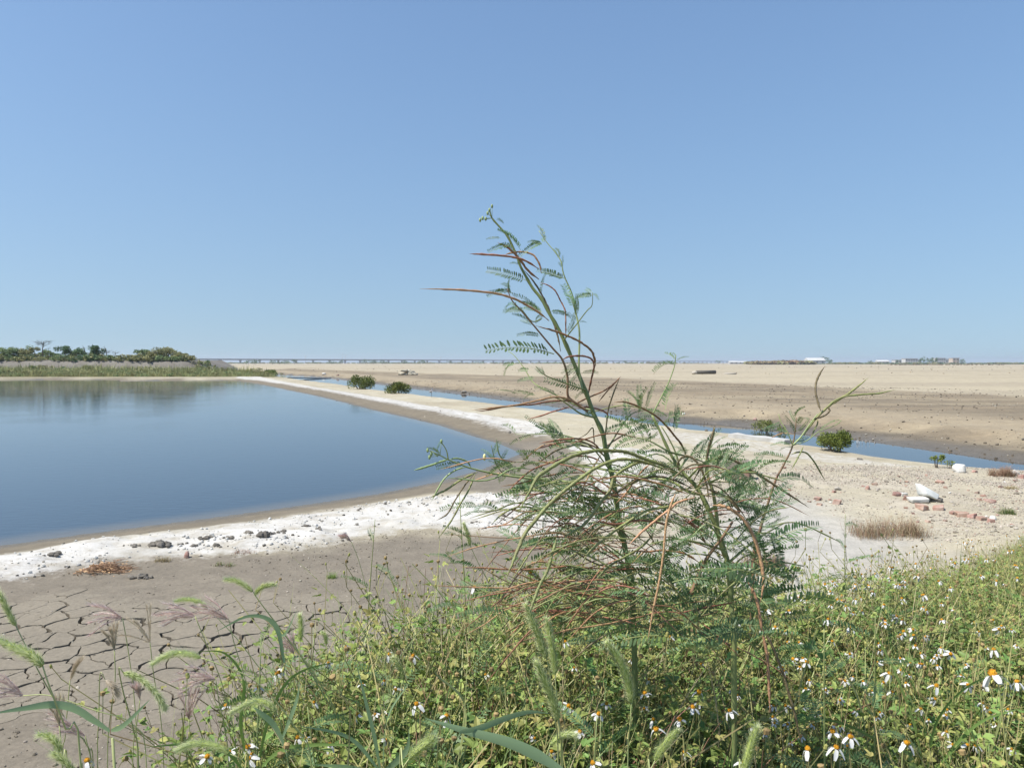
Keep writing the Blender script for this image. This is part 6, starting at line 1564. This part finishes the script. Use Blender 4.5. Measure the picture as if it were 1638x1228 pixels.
# weathered white shell (a tilted smooth lump on a flat slab)
g = on_ground(1490, 803); k = g.y / F
r_ = root('white_shell', g, 'big smooth white lump tilted on the rubble with dark hollow beneath', 'lump'); b = MB(); rr = random.Random(3)
m3 = Matrix.Rotation(.38, 3, 'Y') @ Matrix.Rotation(-.2, 3, 'X')
b.box((0, 0, 0), (38 * k, 24 * k, 15 * k), jit=2.2 * k); b.v = [(x * (1.0 if z > 0 else .55) - (4 * k if z > 0 else 0), y * (.7 if z > 0 else 1), z * (.35 if z > 0 and x > 0 else 1.0)) for x, y, z in b.v]
b.v = [tuple(m3 @ Vector(v)) for v in b.v]
me = b.mesh('shell', [M['mesh_white']], True); o = bpy.data.objects.new('shell', me); COL.objects.link(o); o.parent = r_; o.location = (0, 8 * k, 13 * k); md = o.modifiers.new('bevel', 'BEVEL'); md.width = 2.2 * k; md.segments = 3
b = MB(); b.box((-22 * k, -.01, 4 * k), (30 * k, 18 * k, 6 * k), jit=.015); me = b.mesh('slab', [M['chalk']], False); o = bpy.data.objects.new('slab', me); COL.objects.link(o); o.parent = r_; md = o.modifiers.new('bevel', 'BEVEL'); md.width = .015; md.segments = 2
b = MB(); b.ellipsoid((9 * k, 2 * k, 3 * k), (10 * k, 8 * k, 4.5 * k), 9, 6, jit=.2, rnd=rr); me = b.mesh('rubble_foot', [M['clod']], False); o = bpy.data.objects.new('rubble_foot', me); COL.objects.link(o); o.parent = r_

# white kerb slab beside the channel, plank bridge, log, wood heap
def slab(name, p0, p1, w, h, m, label, cat):
    a, c = on_ground(*p0), on_ground(*p1); d = c - a; L_ = d.length; b = MB(); n = 6
    vs = []; fs = []; rr = random.Random(int(p0[0]))
    for i in range(n + 1):
        for (y, z) in ((-w / 2, -.05), (-w / 2, h), (w / 2, h), (w / 2, -.05)): vs.append((L_ * i / n, y + rr.uniform(-.02, .02), z + rr.uniform(-.012, .012)))
    for i in range(n):
        for j in range(4): fs.append((i * 4 + j, i * 4 + (j + 1) % 4, (i + 1) * 4 + (j + 1) % 4, (i + 1) * 4 + j))
    fs += [(3, 2, 1, 0), (n * 4, n * 4 + 1, n * 4 + 2, n * 4 + 3)]
    b.add(vs, fs); me = b.mesh(name, [M[m]], False); o = bpy.data.objects.new(name, me); COL.objects.link(o); o.location = a; o.rotation_euler = (0, -math.atan2(d.z, math.hypot(d.x, d.y)), math.atan2(d.y, d.x)); tag(o, label, cat); return o
slab('concrete_slab', (1172, 699), (1262, 711), .35, .10, 'pale_concrete', 'long white concrete slab lying on the near bank of the channel', 'slab')
slab('plank_bridge', (457, 604.5), (528, 605.5), .5, .10, 'pale_concrete', 'long white plank laid flat across the channel far away', 'plank')
lp = on_ground(1114, 599, ymax=300); lp.z = .22; lq = lp + Vector((33 / F * lp.y, 1.0, 0))
r_ = root('drain_pipe', lp, 'dark straight pipe lying alone on the far pale sand', 'pipe'); b = MB(); b.tube([lp + Vector((0, 0, .3)), lq + Vector((0, 0, .3))], .3, 10); child('pipe_barrel', b, [M['clod']], r_)
b = MB(); b.ellipsoid(lp + Vector((-.3, 0, .2)), (.5, .4, .25), 7, 5, jit=.2); b.ellipsoid(lq + Vector((2.2, .3, 0)), (1.3, .4, .2), 7, 5, jit=.25); child('earth_lump', b, [M['stone']], r_)
hp = on_ground(652, 600, ymax=300); k = hp.y / F; r_ = root('wood_heap', hp, 'heap of bleached white sticks piled on the far field', 'heap'); rr = random.Random(5)
for q in range(26):
    a = rr.uniform(-.5, .5) + (math.pi if rr.random() < .5 else 0); l = rr.uniform(6, 16) * k; x = rr.gauss(0, 6) * k; z = max(.1, (9 - abs(x / k) * .8) * k * rr.uniform(.1, 1))
    p = hp + Vector((x, rr.uniform(-1, 1), z)); b = MB(); e = p + Vector((math.cos(a) * l / 2, rr.uniform(-.6, .6), math.sin(a) * l * .25)); s = p * 2 - e; s.z = max(s.z, .3); e.z = max(e.z, .3); b.tube([s, p, e], [.16, .2, .12], 5); child('stick', b, [M['bone']], r_)
b = MB(); b.ellipsoid(hp + Vector((0, 0, 0)), (15 * k, 1.2, 2.2 * k), 10, 5, jit=.2); child('earth_base', b, [M['clod']], r_, False)

# grey heron by the channel
hb0 = on_ground(690, 635.5); k = hb0.y / F
r_ = root('wading_bird', hb0, 'small grey wading bird standing in the channel by the far bank', 'bird')
b = MB(); c = hb0 + Vector((0, 0, 9 * k))
P = [c + Vector((-3.4 * k, 0, -1.6 * k)), c + Vector((-1.5 * k, 0, 0)), c + Vector((.8 * k, 0, .9 * k)), c + Vector((1.9 * k, 0, 2.6 * k)), c + Vector((1.5 * k, 0, 4.4 * k)), c + Vector((2.2 * k, 0, 5.6 * k)), c + Vector((3.0 * k, 0, 5.5 * k))]
b.tube(crom(P, 3), [.2 * k, .8 * k, 1.3 * k, 1.7 * k, 1.8 * k, 1.7 * k, 1.5 * k, 1.1 * k, .8 * k, .6 * k, .5 * k, .5 * k, .5 * k, .5 * k, .6 * k, .65 * k, .6 * k, .5 * k, .3 * k][:len(crom(P, 3))], 8)
child('body', b, [M['bird']], r_)
b = MB(); b.tube([c + Vector((3.0 * k, 0, 5.6 * k)), c + Vector((5.2 * k, 0, 5.2 * k))], [.3 * k, .05 * k], 5); child('beak', b, [M['pod_tan']], r_)
for s in (-.5, .5):
    b = MB(); b.tube([c + Vector((s * .6 * k, s * k, -1 * k)), c + Vector((s * .5 * k + .3 * k, s * k, -5 * k)), hb0 + Vector((s * .6 * k, s * k, -.08))], [.3 * k, .2 * k, .15 * k], 4); child('leg', b, [M['twig']], r_)
b = MB(); b.ellipsoid(c + Vector((1.4 * k, -.5 * k, .2 * k)), (1.1 * k, .9 * k, 1.3 * k), 7, 5); child('breast', b, [M['bird_white']], r_)

# ------------------------------------------------------------------ mangroves, tufts
def mangrove(px, py, wpx, hpx, label, seed, n, leaf, cat='bush', m=('mangrove', 'mangrove_dark'), thin=False, roots=True):
    g = on_ground(px, py); k = g.y / F; w, h = wpx * k, hpx * k; g.z = max(g.z, CZ)
    r_ = root('mangrove_bush', g, label, cat, 'mangroves along the channel'); rr = random.Random(seed)
    b = MB()
    for q in range(9 if not thin else 6):
        a = rr.uniform(0, 6.28); s = g + Vector((math.cos(a) * w * .12, math.sin(a) * w * .12, -.05)); e = g + Vector((math.cos(a) * w * rr.uniform(.15, .4), math.sin(a) * w * .3, h * rr.uniform(.5, .85)))
        b.tube(crom([s, s.lerp(e, .5) + Vector((0, 0, h * .1)), e], 3), list(np.linspace(.018 * w + .003, .006 * w, 7)), 5)
    child('trunk', b, [M['bark']], r_)
    b = MB()
    cl = []
    for q in range(26 if not thin else 10):
        a, e = rr.uniform(0, 6.28), rr.uniform(-.25, 1.3); f = rr.uniform(.55, .95)
        cl.append(Vector((math.cos(a) * math.cos(e) * w * .5 * f, math.sin(a) * math.cos(e) * w * .42 * f, h * .42 + math.sin(e) * h * .52 * f)))
    for q in range(n):
        c = rr.choice(cl); d = Vector((rr.gauss(0, 1), rr.gauss(0, 1), rr.gauss(0, 1))).normalized() * rr.random() ** .45 * w * (.15 if not thin else .08)
        p = g + c + d; u = (d.normalized() + Vector((rr.gauss(0, .4), rr.gauss(0, .4), .5 + rr.gauss(0, .3)))).normalized(); s = u.orthogonal().normalized(); s = (Matrix.Rotation(rr.uniform(0, 6.28), 3, u) @ s); l = leaf * rr.uniform(.7, 1.2)
        b.add([p, p + u * l * .4 - s * l * .24, p + u * l, p + u * l * .4 + s * l * .24], [(0, 1, 2, 3)], 0 if rr.random() < .75 else 1)
    child('crown', b, [M[m[0]], M[m[1]]], r_, False)
mangrove(578, 622, 48, 19, 'biggest mangrove bush, a wide green dome in the far channel', 2000, 4200, .11)
mangrove(637, 629, 41, 15, 'low flat mangrove bush right of the biggest one', 2001, 3000, .11)
mangrove(1337, 722, 56, 29, 'round mangrove bush on thin roots in the near channel', 2002, 5200, .05)
mangrove(1222, 696, 36, 15, 'small yellowish mangrove bush behind the white slab', 2003, 1200, .045)
mangrove(1500, 748, 24, 26, 'little open mangrove sapling by the water', 2004, 300, .04, 'sapling', thin=True)
mangrove(1519, 750, 16, 14, 'tiny seedling right of the little mangrove sapling', 2005, 90, .035, 'sapling', thin=True)
mangrove(433, 602, 22, 9, 'small mangrove bush at the far end of the channel', 2006, 900, .22)
mangrove(1250, 698, 20, 9, 'low mangrove sprout between the slab and the round bush', 2007, 300, .04, 'sapling', thin=True)
mangrove(415, 601, 14, 6, 'dark low bush left of the far channel end', 2008, 400, .22)
# breathing roots: pale pegs in the shallow water
g = on_ground(1385, 722); k = g.y / F; rr = random.Random(8)
for q in range(9):
    p = Vector((g.x + rr.uniform(-16, 18) * k, g.y + rr.uniform(-.15, .15), CZ - .05)); b = MB(); b.tube([p, p + Vector((rr.uniform(-.01, .01), 0, rr.uniform(.10, .17)))], [.008, .004], 5)
    me = b.mesh('breathing_root', [M['pale_concrete']]); me.transform(Matrix.Translation(-p)); o = bpy.data.objects.new('breathing_root', me); COL.objects.link(o); o.location = p; tag(o, 'pale peg root poking out of the channel water beside the round mangrove', 'root', 'peg roots beside the round mangrove')
def tuft(px, py, wpx, hpx, m, label, seed, n, cat='grass', bw=.0016):
    g = on_ground(px, py); k = g.y / F; w, h = wpx * k, hpx * k; r_ = root('dry_tuft', g, label, cat); rr = random.Random(seed)
    cc = [(rr.uniform(-.42, .42), rr.uniform(.5, 1.05), rr.uniform(.05, .12)) for _ in range(9)]
    for j in range(len(m)):
        b = MB()
        for q in range(n // len(m)):
            q_ = rr.choice(cc); x = max(-.5, min(.5, rr.gauss(q_[0], q_[2]))) * w; y = rr.gauss(0, .12) * w; x0 = g.x + x; y0 = g.y + y; s = Vector((x0, y0, g.z - .01)); a = rr.uniform(0, 6.28); l = h * rr.uniform(.3, 1.0) * (1 - .35 * (2 * abs(x) / w) ** 2) * q_[1]
            e = s + Vector((math.cos(a) * l * .5, math.sin(a) * l * .5, l)); mdp = s.lerp(e, .5) + Vector((rr.gauss(0, .05) * l, 0, l * .08))
            b.ribbon([s, mdp, e], [bw, bw * .8, bw * .15], (math.sin(a), -math.cos(a), 0), .2)
            for z in range(2):
                p = mdp.lerp(e, rr.random()); d = Vector((rr.gauss(0, 1), rr.gauss(0, 1), rr.uniform(.3, 1))).normalized() * l * .16; b.ribbon([p, p + d], [bw * .8, bw * .2], d.orthogonal(), .1)
        child('blades', b, [M[m[j]]], r_)['kind'] = 'stuff'
tuft(1430, 856, 138, 36, ['tuft_brown', 'tuft_red', 'dry'], 'wide brown dry tuft on the pale silt before the bricks', 2100, 1500)
tuft(1603, 764, 44, 20, ['tuft_red', 'tuft_brown'], 'reddish dry bush at the water edge near the right side', 2101, 1100)
tuft(1618, 782, 22, 9, ['tuft_brown'], 'small grey brown tuft below the reddish dry bush', 2102, 260)
tuft(1608, 822, 32, 14, ['reed', 'grass'], 'yellow green tuft right above the brick cluster', 2103, 420)
tuft(262, 898, 26, 12, ['tuft_brown'], 'small brown tuft on the crust above the brushwood heap', 2104, 200)
tuft(360, 905, 34, 12, ['grass', 'tuft_brown'], 'faint green tuft on the grey mud', 2105, 180)
tuft(535, 925, 26, 14, ['grass'], 'small green tuft on the mud under the thin culms', 2106, 160)
tuft(1220, 905, 70, 30, ['tuft_red', 'tuft_brown'], 'reddish dry tuft behind the wide shrub', 2107, 700)
tuft(930, 862, 70, 22, ['reed', 'tuft_brown'], 'sparse yellowish tuft at the foot of the tallest shrub', 2108, 400)
tuft(390, 884, 50, 8, ['tuft_red'], 'low reddish stubble at the lower edge of the crust', 2109, 220)
